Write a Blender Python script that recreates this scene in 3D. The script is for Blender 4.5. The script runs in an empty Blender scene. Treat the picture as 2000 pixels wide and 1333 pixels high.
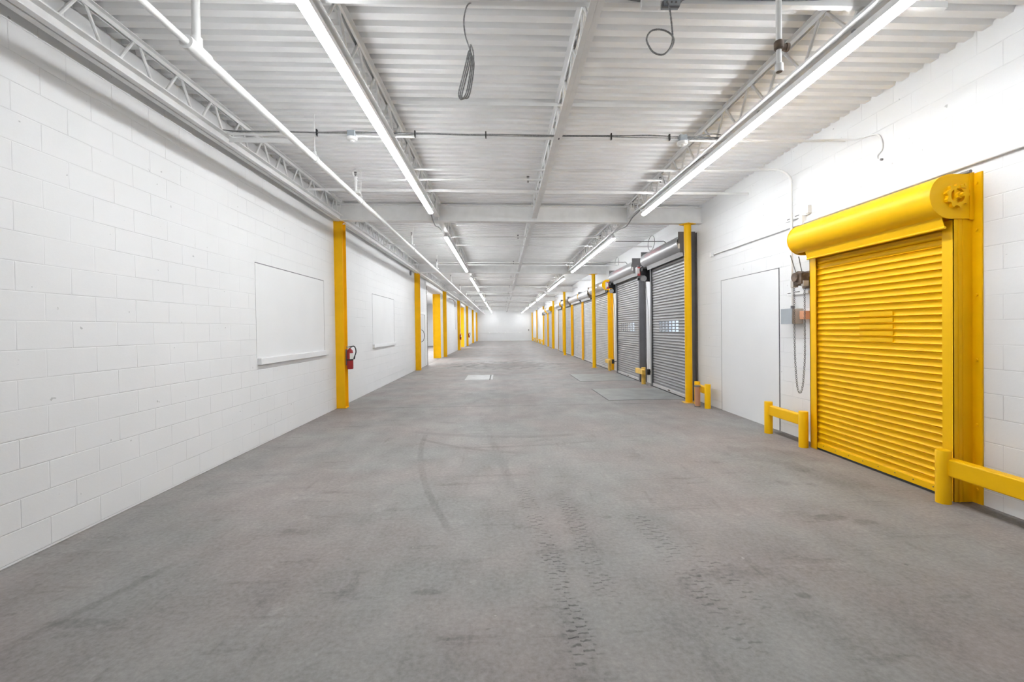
import bpy, bmesh, math, random
from mathutils import Vector, Matrix
random.seed(7)
PI = math.pi
SC = bpy.context.scene
COL = SC.collection

# ------------------------------------------------------------------ layout (metres)
XL, XR = -3.30, 4.03          # side walls
Y_FRONT, Y_BACK = -1.5, 58.5  # end walls
BAY = 8.3
BEAM_Y = [9.05 + BAY * k for k in range(6)]
def z_deck(x): return 4.03 - 0.017 * x      # underside of the roof deck, pitched to the right
def z_beam_top(x): return z_deck(x) - 0.05
def z_beam_bot(x): return 3.66 - 0.0175 * x
ORD = ['nearest', 'second', 'third', 'fourth', 'fifth', 'sixth', 'farthest']

# ------------------------------------------------------------------ mesh collector
class MB:
    def __init__(s): s.v = []; s.f = []
    def add(s, vs, fs):
        o = len(s.v); s.v += [tuple(v) for v in vs]; s.f += [tuple(o + i for i in f) for f in fs]; return s
    def box(s, x0, x1, y0, y1, z0, z1):
        x0, x1 = min(x0, x1), max(x0, x1); y0, y1 = min(y0, y1), max(y0, y1); z0, z1 = min(z0, z1), max(z0, z1)
        return s.add([(x0,y0,z0),(x1,y0,z0),(x1,y1,z0),(x0,y1,z0),(x0,y0,z1),(x1,y0,z1),(x1,y1,z1),(x0,y1,z1)],
                     [(0,3,2,1),(4,5,6,7),(0,1,5,4),(1,2,6,5),(2,3,7,6),(3,0,4,7)])
    def obox(s, p, q, w, h, up=(0, 0, 1)):
        """a bar from p to q, w across, h along up"""
        p, q = Vector(p), Vector(q); d = (q - p).normalized(); up = Vector(up)
        a = d.cross(up)
        if a.length < 1e-5: a = d.cross(Vector((1, 0, 0)))
        a.normalize(); b = a.cross(d).normalized()
        vs = [c + a * (w/2*i) + b * (h/2*j) for c in (p, q) for i, j in ((-1,-1),(1,-1),(1,1),(-1,1))]
        return s.add(vs, [(0,1,2,3),(7,6,5,4),(0,4,5,1),(1,5,6,2),(2,6,7,3),(3,7,4,0)])
    def path(s, pts, r, n=10, closed=False, caps=True):
        pts = [Vector(p) for p in pts]; m = len(pts); rings = []
        t0 = (pts[1] - pts[0]).normalized()
        nrm = t0.orthogonal().normalized(); prev = t0
        for i in range(m):
            if closed: t = (pts[(i+1) % m] - pts[i-1]).normalized()
            elif i == 0: t = t0
            elif i == m-1: t = (pts[i] - pts[i-1]).normalized()
            else:
                t = ((pts[i+1]-pts[i]).normalized() + (pts[i]-pts[i-1]).normalized())
                t = t.normalized() if t.length > 1e-6 else prev
            ax = prev.cross(t)
            if ax.length > 1e-6:
                nrm = Matrix.Rotation(prev.angle(t), 3, ax.normalized()) @ nrm
            nrm = (nrm - t * nrm.dot(t)).normalized(); b = t.cross(nrm); prev = t
            rr = r[i] if isinstance(r, (list, tuple)) else r
            rings.append([pts[i] + (nrm*math.cos(2*PI*k/n) + b*math.sin(2*PI*k/n)) * rr for k in range(n)])
        vs = [v for ring in rings for v in ring]; fs = []
        for i in range(m if closed else m-1):
            j = (i+1) % m
            for k in range(n):
                k2 = (k+1) % n
                fs.append((i*n+k, i*n+k2, j*n+k2, j*n+k))
        if not closed and caps:
            fs.append(tuple(range(n-1, -1, -1))); fs.append(tuple((m-1)*n + k for k in range(n)))
        return s.add(vs, fs)
    def cyl(s, p, q, r, n=16): return s.path([p, q], r, n)
    def prism(s, poly, axis, a, b):
        """closed polygon extruded along an axis: axis 'y' -> poly is (x,z); 'x' -> (y,z); 'z' -> (x,y)"""
        def P(u, v, t):
            return (u, t, v) if axis == 'y' else ((t, u, v) if axis == 'x' else (u, v, t))
        n = len(poly)
        vs = [P(u, v, a) for u, v in poly] + [P(u, v, b) for u, v in poly]
        fs = [tuple(range(n)), tuple(range(2*n-1, n-1, -1))] + [(i, n+i, n+(i+1) % n, (i+1) % n) for i in range(n)]
        return s.add(vs, fs)
    def sheet(s, line, axis, a, b):
        """open profile line extruded along an axis"""
        def P(u, v, t):
            return (u, t, v) if axis == 'y' else ((t, u, v) if axis == 'x' else (u, v, t))
        n = len(line)
        return s.add([P(u, v, a) for u, v in line] + [P(u, v, b) for u, v in line],
                     [(i, i+1, n+i+1, n+i) for i in range(n-1)])
    def lathe(s, prof, c, axis='z', n=20):
        """prof = [(r, h)] turned about an axis through c"""
        vs = []; fs = []; c = Vector(c)
        for r, h in prof:
            for k in range(n):
                a = 2*PI*k/n; u, v = r*math.cos(a), r*math.sin(a)
                vs.append(c + Vector((u, v, h) if axis == 'z' else ((u, h, v) if axis == 'y' else (h, u, v))))
        for i in range(len(prof)-1):
            for k in range(n):
                k2 = (k+1) % n; fs.append((i*n+k, i*n+k2, (i+1)*n+k2, (i+1)*n+k))
        fs.append(tuple(range(n-1, -1, -1))); fs.append(tuple((len(prof)-1)*n+k for k in range(n)))
        return s.add(vs, fs)
    def ball(s, c, r, n=12, sc=(1, 1, 1)):
        prof = [(max(1e-4, r*math.sin(PI*i/8)), -r*math.cos(PI*i/8)) for i in range(9)]
        m = MB().lathe(prof, (0, 0, 0), 'z', n)
        return s.add([(c[0]+v[0]*sc[0], c[1]+v[1]*sc[1], c[2]+v[2]*sc[2]) for v in m.v], m.f)

def mesh_of(name, mb, off=(0, 0, 0), smooth=True, ang=35):
    me = bpy.data.meshes.new(name)
    me.from_pydata([(v[0]-off[0], v[1]-off[1], v[2]-off[2]) for v in mb.v], [], mb.f)
    bm = bmesh.new(); bm.from_mesh(me)
    bmesh.ops.recalc_face_normals(bm, faces=bm.faces)
    bm.to_mesh(me); bm.free()
    if smooth:
        for p in me.polygons: p.use_smooth = True
        me.set_sharp_from_angle(angle=math.radians(ang))
    me.update()
    return me
def pieces(mb, pad=0.012):
    """one collector per group of touching islands"""
    n = len(mb.v); par = list(range(n))
    def find(a):
        while par[a] != a: par[a] = par[par[a]]; a = par[a]
        return a
    for f in mb.f:
        r = find(f[0])
        for i in f[1:]: par[find(i)] = r
    isl = {}
    for i in range(n): isl.setdefault(find(i), []).append(i)
    if len(isl) < 2 or len(isl) > 400: return [mb]
    bx = [([min(mb.v[i][k] for i in l)-pad for k in range(3)], [max(mb.v[i][k] for i in l)+pad for k in range(3)], r) for r, l in isl.items()]
    for a in range(len(bx)):
        for b in range(a):
            if all(bx[a][0][k] <= bx[b][1][k] and bx[b][0][k] <= bx[a][1][k] for k in range(3)): par[find(bx[a][2])] = find(bx[b][2])
    grp = {}
    for f in mb.f: grp.setdefault(find(f[0]), []).append(f)
    if len(grp) < 2: return [mb]
    out = []
    for fs in grp.values():
        ids = sorted({i for f in fs for i in f}); mp = {i: k for k, i in enumerate(ids)}; m = MB()
        m.v = [mb.v[i] for i in ids]; m.f = [tuple(mp[i] for i in f) for f in fs]; out.append(m)
    return out
def obj(name, mb, mat, parent=None, loc=None, bevel=0, smooth=True, label=None, kind=None):
    """ONE mesh object; mb is in world coordinates, the origin goes to loc (or the thing's base)"""
    if parent is not None:
        base = Vector(parent['_w'])
        off = base
        if name not in ('lettering', 'web', 'curtain', 'cable'):
            pcs = pieces(mb)
            if len(pcs) > 1:
                return [obj(name, p, mat, parent, loc, bevel, smooth, label, kind) for p in pcs][0]
    else:
        off = Vector(loc) if loc else Vector((0, 0, 0))
    o = bpy.data.objects.new(name, mesh_of(name, mb, off, smooth)); COL.objects.link(o)
    o.data.materials.append(mat)
    if parent is not None: o.parent = parent
    else: o.location = off
    o['_w'] = tuple(off)
    if bevel:
        m = o.modifiers.new('bevel', 'BEVEL'); m.width = bevel; m.segments = 2; m.limit_method = 'ANGLE'
        m.angle_limit = math.radians(40); m.harden_normals = False
    if label: o['label'] = label
    if kind: o['kind'] = kind
    return o
def tag(o, label, cat, group=None, kind='thing'):
    o['label'] = label; o['category'] = cat
    if group: o['group'] = group
    if kind: o['kind'] = kind
    return o
def thing(name, label, cat, loc, group=None):
    o = bpy.data.objects.new(name, None); COL.objects.link(o); o.location = loc; o['_w'] = tuple(loc)
    o.empty_display_size = 0.1
    return tag(o, label, cat, group)
def struct(name, mb, mat, parent=None, loc=None, bevel=0, smooth=True, label=None):
    o = obj(name, mb, mat, parent, loc, bevel, smooth, label)
    if parent is None: o['kind'] = 'structure'
    return o
def dup(root, loc, label=None, group=None):
    """a copy of a thing with copies of its parts and sub-parts"""
    r = root.copy(); COL.objects.link(r); r.location = loc; r['_w'] = tuple(loc)
    if label: r['label'] = label
    if group: r['group'] = group
    for ch in list(root.children):
        c = ch.copy(); COL.objects.link(c); c.parent = r
        for g in list(ch.children):
            d = g.copy(); COL.objects.link(d); d.parent = c
    return r
def arc(cx, cy, r, a0, a1, n):
    return [(cx + r*math.cos(math.radians(a0+(a1-a0)*i/n)), cy + r*math.sin(math.radians(a0+(a1-a0)*i/n))) for i in range(n+1)]
def smooth_pts(pts, n=6):
    """Catmull-Rom through pts"""
    P = [Vector(p) for p in pts]; P = [2*P[0]-P[1]] + P + [2*P[-1]-P[-2]]; out = []
    for i in range(1, len(P)-2):
        for k in range(n):
            t = k/n; a, b, c, d = P[i-1], P[i], P[i+1], P[i+2]
            out.append(0.5*((2*b)+(c-a)*t+(2*a-5*b+4*c-d)*t*t+(3*b-a-3*c+d)*t**3))
    out.append(P[-2]); return out

# ------------------------------------------------------------------ materials
def srgb(r, g, b):
    f = lambda c: (c/255/12.92) if c/255 <= 0.04045 else ((c/255+0.055)/1.055)**2.4
    return (f(r), f(g), f(b), 1)
class NT:
    def __init__(s, name):
        s.m = bpy.data.materials.new(name); s.m.use_nodes = True; s.t = s.m.node_tree; s.t.nodes.clear()
        s.out = s.n('ShaderNodeOutputMaterial'); s.b = s.n('ShaderNodeBsdfPrincipled'); s.l(s.b.outputs[0], s.out.inputs[0])
        s.pos = None
    def n(s, t, **k):
        x = s.t.nodes.new(t)
        for a, v in k.items(): setattr(x, a, v)
        return x
    def l(s, a, b): s.t.links.new(a, b)
    def set(s, sock, v):
        if hasattr(v, 'is_output') or isinstance(v, bpy.types.NodeSocket): s.l(v, sock)
        else: sock.default_value = v
    def math(s, op, a, b=0.0, c=0.0, clamp=False):
        x = s.n('ShaderNodeMath', operation=op); x.use_clamp = clamp
        s.set(x.inputs[0], a); s.set(x.inputs[1], b); s.set(x.inputs[2], c); return x.outputs[0]
    def world(s):
        if s.pos is None:
            g = s.n('ShaderNodeNewGeometry'); sp = s.n('ShaderNodeSeparateXYZ'); s.l(g.outputs['Position'], sp.inputs[0])
            s.pos = (g.outputs['Position'], sp.outputs[0], sp.outputs[1], sp.outputs[2])
        return s.pos
    def vec(s, x, y, z=0.0):
        c = s.n('ShaderNodeCombineXYZ'); s.set(c.inputs[0], x); s.set(c.inputs[1], y); s.set(c.inputs[2], z); return c.outputs[0]
    def noise(s, vec, scale, detail=4, rough=0.55, dist=0.0):
        x = s.n('ShaderNodeTexNoise'); s.set(x.inputs['Vector'], vec); x.inputs['Scale'].default_value = scale
        x.inputs['Detail'].default_value = detail; x.inputs['Roughness'].default_value = rough; x.inputs['Distortion'].default_value = dist
        return x.outputs['Fac']
    def scale(s, vec, sc):
        x = s.n('ShaderNodeVectorMath', operation='MULTIPLY'); s.set(x.inputs[0], vec); x.inputs[1].default_value = sc; return x.outputs[0]
    def ramp(s, v, a, b, clamp=True):
        """smooth 0..1 from a to b"""
        x = s.n('ShaderNodeMapRange', interpolation_type='SMOOTHSTEP'); s.set(x.inputs[0], v)
        x.inputs[1].default_value = a; x.inputs[2].default_value = b; x.inputs[3].default_value = 0; x.inputs[4].default_value = 1
        return x.outputs[0]
    def mix(s, f, a, b):
        x = s.n('ShaderNodeMix', data_type='RGBA'); s.set(x.inputs[0], f); s.set(x.inputs[6], a); s.set(x.inputs[7], b); return x.outputs[2]
    def bump(s, h, strength, dist=0.01, normal=None):
        x = s.n('ShaderNodeBump'); x.inputs['Strength'].default_value = strength; x.inputs['Distance'].default_value = dist
        s.set(x.inputs['Height'], h)
        if normal is not None: s.l(normal, x.inputs['Normal'])
        return x.outputs[0]
    def done(s, col=None, rough=0.5, metal=0.0, normal=None, spec=None):
        if col is not None: s.set(s.b.inputs['Base Color'], col)
        s.set(s.b.inputs['Roughness'], rough); s.set(s.b.inputs['Metallic'], metal)
        if normal is not None: s.l(normal, s.b.inputs['Normal'])
        if spec is not None: s.b.inputs['Specular IOR Level'].default_value = spec
        return s.m

def paint(name, c, rough=0.45, var=0.06, metal=0.0, nscale=3.0, spec=None, bumpy=0.0):
    t = NT(name); P = t.world()[0]
    n = t.noise(P, nscale, 2)
    dark = tuple(x*(1-var*1.6) for x in c[:3]) + (1,)
    lite = tuple(min(1, x*(1+var*0.6)) for x in c[:3]) + (1,)
    nr = t.bump(t.noise(P, 90, 2), bumpy, 0.002) if bumpy else None
    return t.done(t.mix(t.ramp(n, 0.3, 0.7), dark, lite), rough, metal, nr, spec)

def block_wall(name, horiz, sh, sv, base=(0.775, 0.777, 0.78), plain=False):
    """painted concrete block: running bond 406 x 203 mm on (horizontal, z)"""
    t = NT(name); P, X, Y, Z = t.world()
    h = {'x': X, 'y': Y}[horiz]
    v = t.vec(t.math('SUBTRACT', h, sh), t.math('SUBTRACT', Z, sv))
    c0 = tuple(base) + (1,)
    n1 = t.noise(P, 0.9, 2); n2 = t.noise(P, 45, 3, 0.7)
    col = t.mix(t.ramp(n1, 0.3, 0.7), tuple(x*0.965 for x in base) + (1,), c0)
    if plain:
        return t.done(col, 0.6, 0, None, 0.3)
    br = t.n('ShaderNodeTexBrick'); t.l(v, br.inputs['Vector'])
    br.offset = 0.5; br.offset_frequency = 2; br.squash = 1.0
    br.inputs['Scale'].default_value = 1.0; br.inputs['Mortar Size'].default_value = 0.0055
    br.inputs['Mortar Smooth'].default_value = 0.6
    br.inputs['Brick Width'].default_value = 0.4064; br.inputs['Row Height'].default_value = 0.2032
    mort = br.outputs['Fac']
    # joints are filled with paint to a varying degree
    keep = t.ramp(t.noise(P, 1.3, 1), 0.36, 0.6)
    jm = t.math('MULTIPLY', mort, t.math('MULTIPLY_ADD', keep, 0.75, 0.25))
    col = t.mix(t.math('MULTIPLY', jm, 0.13), col, tuple(x*0.55 for x in base) + (1,))
    speck = t.ramp(t.noise(t.scale(P, (1, 1, 1)), 21, 2, 0.4), 0.765, 0.79)
    col = t.mix(t.math('MULTIPLY', speck, 0.55), col, (0.30, 0.30, 0.30, 1))
    hgt = t.math('SUBTRACT', t.math('MULTIPLY', n2, 0.14), jm)
    nr = t.bump(hgt, 0.55, 0.006)
    return t.done(col, 0.6, 0, nr, 0.3)

def floor_material():
    t = NT('concrete_floor'); P, X, Y, Z = t.world()
    big = t.noise(P, 0.55, 3, 0.6); mid = t.noise(t.scale(P, (1, 0.6, 1)), 2.6, 5, 0.62)
    fine = t.noise(P, 34, 3, 0.7); tint = t.noise(P, 0.8, 2, 0.55)
    c = t.mix(t.ramp(tint, 0.35, 0.65), (0.250, 0.242, 0.235, 1), (0.266, 0.236, 0.227, 1))
    val = t.math('ADD', t.math('MULTIPLY', t.math('SUBTRACT', big, 0.5), 0.50),
                 t.math('ADD', t.math('MULTIPLY', t.math('SUBTRACT', mid, 0.5), 0.75), t.math('MULTIPLY', t.math('SUBTRACT', fine, 0.5), 0.8)))
    # scuffs stretched along and across the aisle
    w1 = t.noise(t.scale(P, (9, 1.6, 1)), 1.0, 4, 0.6); w2 = t.noise(t.scale(P, (1.4, 7, 1)), 1.0, 4, 0.65)
    val = t.math('SUBTRACT', val, t.math('MULTIPLY', t.ramp(w2, 0.55, 0.75), 0.24))
    val = t.math('SUBTRACT', val, t.math('MULTIPLY', t.ramp(w1, 0.58, 0.78), 0.18))
    val = t.math('ADD', val, t.math('MULTIPLY', t.ramp(t.noise(P, 3.4, 4, 0.75), 0.58, 0.74), 0.22))
    # small dark spots and pale chips
    val = t.math('SUBTRACT', val, t.math('MULTIPLY', t.ramp(t.noise(t.scale(P, (1, 1.7, 1)), 8, 2, 0.5), 0.74, 0.79), 0.35))
    val = t.math('ADD', val, t.math('MULTIPLY', t.ramp(t.noise(P, 13, 2, 0.4), 0.775, 0.80), 0.5))
    def spot(cx, cy, rx, ry, amt):
        dx = t.math('DIVIDE', t.math('SUBTRACT', X, cx), rx); dy = t.math('DIVIDE', t.math('SUBTRACT', Y, cy), ry)
        d = t.math('SQRT', t.math('ADD', t.math('MULTIPLY', dx, dx), t.math('MULTIPLY', dy, dy)))
        d = t.math('ADD', d, t.math('MULTIPLY', t.math('SUBTRACT', mid, 0.5), 3.2))
        return t.math('MULTIPLY', t.math('SUBTRACT', 1.0, t.ramp(d, 0.55, 1.05)), amt)
    for a in ((2.75, 4.31, .16, .12, -.22), (2.95, 4.28, .08, .06, -.2), (2.60, 3.53, .13, .07, -.22), (2.78, 3.44, .10, .05, -.18), (1.69, 2.52, .05, .04, -.3),
              (0.2, 19.4, 2.3, 2.1, -.22), (-1.9, 19.9, 1.6, 1.3, -.16), (0.83, 3.64, .05, .04, -.2),
              (-2.27, 2.45, .22, .05, -.16), (-.46, 2.65, .09, .025, -.18), (1.35, 2.75, .35, .2, -.12),
              (1.02, 3.1, .28, .4, .08), (3.2, 5.2, .5, .5, -.12), (3.3, 4.4, .3, .25, -.1), (-.2, 2.4, .2, .15, .08)):
        val = t.math('ADD', val, spot(*a))
    # curved skid marks: x as a quadratic of y, or y as a quadratic of x
    def quad(u, k): return t.math('MULTIPLY_ADD', t.math('MULTIPLY_ADD', u, k[2], k[1]), u, k[0])
    def band(u, v, k, hw, lo, hi, soft=0.3):
        d = t.math('ABSOLUTE', t.math('DIVIDE', t.math('SUBTRACT', v, quad(u, k)), hw))
        m = t.math('SUBTRACT', 1.0, t.ramp(d, 0.35, 1.0))
        e = t.math('MULTIPLY', t.ramp(u, lo, lo+soft), t.math('SUBTRACT', 1.0, t.ramp(u, hi-soft, hi)))
        return t.math('MULTIPLY', m, e)
    for args, amt in (((Y, X, (1.62, -0.78, 0.055), .05, 3.3, 6.8), .24), ((Y, X, (0.60, -0.12, 0.0), .07, 4.2, 7.2), .14),
                      ((X, Y, (6.45, -0.10, 0.16), .10, -1.5, 1.2), .22), ((X, Y, (5.65, -0.30, 0.3), .07, -1.3, 0.4), .24),
                      ((X, Y, (5.9, 0.05, 0.1), .06, -.9, 1.4), .2), ((Y, X, (1.5, -0.02, -0.004), .12, 5.5, 9), .07),
                      ((Y, X, (-.35, 0.06, -0.002), .16, 5, 14), .06), ((Y, X, (.75, 0.03, -0.001), .16, 5.5, 15), .06),
                      ((X, Y, (4.75, .02, 0.0), .05, -.9, .45), .12),
                      ((Y, X, (-3.3, .42, -.02), .05, 2.1, 3.2), .2)):
        val = t.math('SUBTRACT', val, t.math('MULTIPLY', t.math('MULTIPLY', band(*args), t.ramp(mid, 0.3, 0.6)), amt))
    # dusty tyre treads: staggered cross bars
    wob = t.noise(P, 9, 3, 0.6); brk = t.ramp(t.noise(P, 6.5, 3, 0.6), 0.40, 0.58)
    for k, hw, lo, hi, fr, amt in (((0.36, 0.05, -0.022), .085, 1.75, 4.6, 17, .55), ((0.60, 0.01, -0.006), .085, 2.35, 4.3, 17, .50),
                                   ((1.30, -0.06, 0.0), .11, 1.9, 4.0, 15, .42), ((1.62, -0.10, 0.0), .10, 2.2, 3.4, 15, .36)):
        u = t.math('DIVIDE', t.math('SUBTRACT', X, quad(Y, k)), hw)
        stag = t.math('MULTIPLY', t.math('FLOOR', t.math('MULTIPLY', u, 1.5)), 0.5)
        ph = t.math('ADD', t.math('MULTIPLY_ADD', Y, fr, stag), t.math('MULTIPLY', wob, 1.3))
        tick = t.math('SUBTRACT', 1.0, t.ramp(t.math('PINGPONG', ph, 0.5), 0.03, 0.16))
        m = t.math('MULTIPLY', t.math('MULTIPLY', band(Y, X, k, hw*1.25, lo, hi, 0.4), tick), brk)
        val = t.math('SUBTRACT', val, t.math('MULTIPLY', m, amt))
        val = t.math('SUBTRACT', val, t.math('MULTIPLY', band(Y, X, k, hw*1.5, lo, hi, 0.6), 0.035))
    # saw-cut joints at the column lines, dirty strip along the foot of the right wall
    jy = t.math('ABSOLUTE', t.math('SUBTRACT', t.math('FLOORED_MODULO', t.math('ADD', Y, BAY/2 - 9.05), BAY), BAY/2))
    val = t.math('SUBTRACT', val, t.math('MULTIPLY', t.math('SUBTRACT', 1.0, t.ramp(jy, 0.006, 0.014)), 0.5))
    st = t.math('MULTIPLY', t.ramp(X, 3.855, 3.872), t.math('SUBTRACT', 1.0, t.ramp(Y, 6.35, 6.45)))
    val = t.math('SUBTRACT', val, t.math('MULTIPLY', st, 0.40))
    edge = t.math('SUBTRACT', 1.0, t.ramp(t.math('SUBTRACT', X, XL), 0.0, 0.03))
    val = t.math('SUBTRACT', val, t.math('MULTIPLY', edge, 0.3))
    val = t.math('ADD', val, 1.0)
    mul = t.n('ShaderNodeVectorMath', operation='SCALE'); t.l(c, mul.inputs[0]); t.l(val, mul.inputs['Scale'])
    nr = t.bump(t.noise(P, 40, 2, 0.6), 0.05, 0.01)
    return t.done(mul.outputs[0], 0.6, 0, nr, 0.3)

def emissive(name, c, s):
    m = bpy.data.materials.new(name); m.use_nodes = True; t = m.node_tree; t.nodes.clear()
    o = t.nodes.new('ShaderNodeOutputMaterial'); e = t.nodes.new('ShaderNodeEmission')
    e.inputs[0].default_value = c; e.inputs[1].default_value = s; t.links.new(e.outputs[0], o.inputs[0]); return m

YEL = (0.88, 0.49, 0.003, 1)
M = dict(
    wall_l=block_wall('painted_block_left', 'y', 0.3122, 0.013),
    wall_r=block_wall('painted_block_right', 'y', 0.10, -0.07),
    wall_b=block_wall('painted_block_back', 'x', 0.0, 0.0),
    plaster=block_wall('painted_panel', 'y', 0, 0, plain=True),
    floor=floor_material(),
    deck=paint('painted_roof_deck', (0.89, 0.89, 0.885, 1), 0.5, 0.03, nscale=2.0),
    white=paint('white_painted_steel', (0.87, 0.87, 0.865, 1), 0.42, 0.03, nscale=5),
    pipe=paint('white_painted_pipe', (0.82, 0.82, 0.81, 1), 0.35, 0.03, nscale=5),
    yellow=paint('yellow_gloss_paint', YEL, 0.38, 0.015, nscale=6, spec=0.2),
    yellow_matt=paint('yellow_satin_paint', (0.90, 0.49, 0.004, 1), 0.5, 0.035, nscale=4, spec=0.22),
    yellow_faded=paint('faded_yellow_paint', (0.80, 0.50, 0.09, 1), 0.5, 0.12, nscale=8),
    galv=paint('grey_slat_steel', (0.30, 0.297, 0.30, 1), 0.42, 0.05, metal=0.3, nscale=2),
    galv_lite=paint('silver_slat_steel', (0.48, 0.48, 0.49, 1), 0.45, 0.05, metal=0.15, nscale=2),
    hood_grey=paint('grey_hood_steel', (0.27, 0.27, 0.275, 1), 0.32, 0.03, metal=0.1, nscale=2),
    hood_silver=paint('silver_hood_steel', (0.54, 0.54, 0.55, 1), 0.32, 0.05, metal=0.3, nscale=2),
    dark=paint('dark_grey_steel', (0.165, 0.158, 0.158, 1), 0.45, 0.1, metal=0.2),
    midgrey=paint('mid_grey_steel', (0.17, 0.17, 0.18, 1), 0.42, 0.08, metal=0.3),
    bar=paint('aluminium_bottom_bar', (0.60, 0.58, 0.57, 1), 0.4, 0.06, metal=0.3),
    black=paint('black_plastic', (0.018, 0.018, 0.02, 1), 0.4, 0.1),
    rubber=paint('black_rubber', (0.025, 0.025, 0.026, 1), 0.7, 0.1),
    red=paint('red_enamel', (0.33, 0.018, 0.022, 1), 0.3, 0.08),
    redtag=paint('red_label', (0.55, 0.10, 0.10, 1), 0.5, 0.05),
    red_letter=paint('faded_red_stencil', (0.52, 0.16, 0.18, 1), 0.45, 0.15, nscale=14),
    tagwhite=paint('white_label', (0.82, 0.80, 0.76, 1), 0.5, 0.02),
    cable=paint('grey_armoured_cable', (0.27, 0.27, 0.27, 1), 0.45, 0.2, metal=0.1, nscale=60),
    rust=paint('rusty_iron', (0.16, 0.115, 0.085, 1), 0.7, 0.3, nscale=14),
    chain=paint('chain_steel', (0.17, 0.165, 0.16, 1), 0.5, 0.2, metal=0.5, nscale=20),
    box_grey=paint('grey_electrical_box', (0.33, 0.36, 0.39, 1), 0.45, 0.05),
    box_beige=paint('beige_box_side', (0.50, 0.46, 0.41, 1), 0.55, 0.08),
    copper=paint('orange_brown_box', (0.62, 0.30, 0.17, 1), 0.5, 0.1),
    cone=paint('orange_brown_tube', (0.52, 0.26, 0.15, 1), 0.55, 0.06),
    plate=paint('worn_floor_plate', (0.262, 0.267, 0.264, 1), 0.5, 0.10, metal=0.0, nscale=3),
    plate_lite=paint('pale_floor_plate', (0.34, 0.34, 0.34, 1), 0.45, 0.10, nscale=4),
    gap=paint('dark_joint', (0.10, 0.10, 0.10, 1), 0.8, 0.1),
    chrome=paint('bright_steel', (0.6, 0.6, 0.6, 1), 0.25, 0.05, metal=0.9),
    ground=paint('outdoor_pavement', (0.5, 0.5, 0.5, 1), 0.8, 0.06),
    lens=emissive('lit_tube_lens', (0.945, 0.975, 1.0, 1), 34.5),
)
def glass_mat():
    t = NT('clear_pane'); t.b.inputs['Transmission Weight'].default_value = 1.0; t.b.inputs['IOR'].default_value = 1.45
    return t.done((0.92, 0.96, 1.0, 1), 0.12)
M['glass'] = glass_mat()

# ================================================================== SETTING
struct('floor', MB().box(-8.5, 9, Y_FRONT-0.3, Y_BACK+0.3, -0.2, 0.0), M['floor'], smooth=False)
# doors on the right wall: (near edge, far edge, hood centre z, style)
DOORS = [
    (3.89, 5.49, 2.61, 'yellow'), (9.42, 11.60, 3.27, 'grey'), (12.74, 15.12, 3.24, 'grey'),
    (16.45, 18.75, 3.08, 'silver'), (19.30, 21.35, 3.02, 'silver_square'), (21.85, 24.45, 3.05, 'silver'),
    (25.25, 27.75, 3.05, 'silver_square'), (28.75, 31.0, 3.05, 'silver'), (34.95, 37.3, 3.05, 'silver'), (38.5, 40.5, 3.05, 'silver'),
]
# left wall with two openings
OPEN_L = [(20.20, 24.65, 3.47), (36.5, 39.9, 3.47)]
mb = MB(); y = Y_FRONT - 0.3
for a, b, zt in OPEN_L:
    mb.box(XL-0.42, XL, y, a, 0, 4.4); mb.box(XL-0.42, XL, a, b, zt, 4.4); y = b
mb.box(XL-0.42, XL, y, Y_BACK+0.3, 0, 4.4)
struct('wall_left', mb, M['wall_l'], smooth=False)
# right wall, open behind the two doors with vision lites
mb = MB(); y = Y_FRONT - 0.3
for (a, b, cz, st) in (DOORS[1], DOORS[2]):
    mb.box(XR, XR+0.3, y, a+0.02, 0, 4.4); mb.box(XR, XR+0.3, a+0.02, b-0.02, cz-0.18, 4.4); y = b-0.02
mb.box(XR, XR+0.3, y, Y_BACK+0.3, 0, 4.4)
struct('wall_right', mb, M['wall_r'], smooth=False)
struct('wall_back', MB().box(XL-0.42, XR+0.3, Y_BACK, Y_BACK+0.3, 0, 4.4), M['wall_b'], smooth=False)
struct('wall_front', MB().box(XL-0.42, XR+0.3, Y_FRONT-0.3, Y_FRONT, 0, 4.4), M['wall_b'], smooth=False)
# ribbed steel roof deck: ribs across the aisle every 152 mm
prof = []; yy = Y_FRONT - 0.2
while yy < Y_BACK + 0.2:
    prof += [(yy, 0), (yy+0.078, 0), (yy+0.094, 0.042), (yy+0.136, 0.042)]; yy += 0.1524
mb = MB(); n = len(prof); vs = []
for x in (XL-0.4, XR+0.28):
    vs += [(x, a, z_deck(x)+b) for a, b in prof]
for x in (XL-0.4, XR+0.28):
    vs += [(x, prof[0][0], z_deck(x)+0.10), (x, prof[-1][0], z_deck(x)+0.10)]
mb.add(vs, [(i, i+1, n+i+1, n+i) for i in range(n-1)] + [(2*n, 2*n+1, 2*n+3, 2*n+2)])
struct('ceiling', mb, M['deck'], smooth=False)
# side room beyond the left openings
struct('wall_side_room', MB().box(-8.2, -8.0, 16, 44, 0, 4.4).box(-8.2, XL-0.42, 15.8, 16, 0, 4.4).box(-8.2, XL-0.42, 44, 44.2, 0, 4.4), M['plaster'], smooth=False)
struct('ceiling_side_room', MB().box(-8.2, XL-0.42, 15.8, 44.2, 3.95, 4.05), M['plaster'], smooth=False)
# yard outside the vision lites
struct('ground_outside', MB().box(9.0, 60, -20, 60, -1.4, -1.2), M['ground'], smooth=False)

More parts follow.
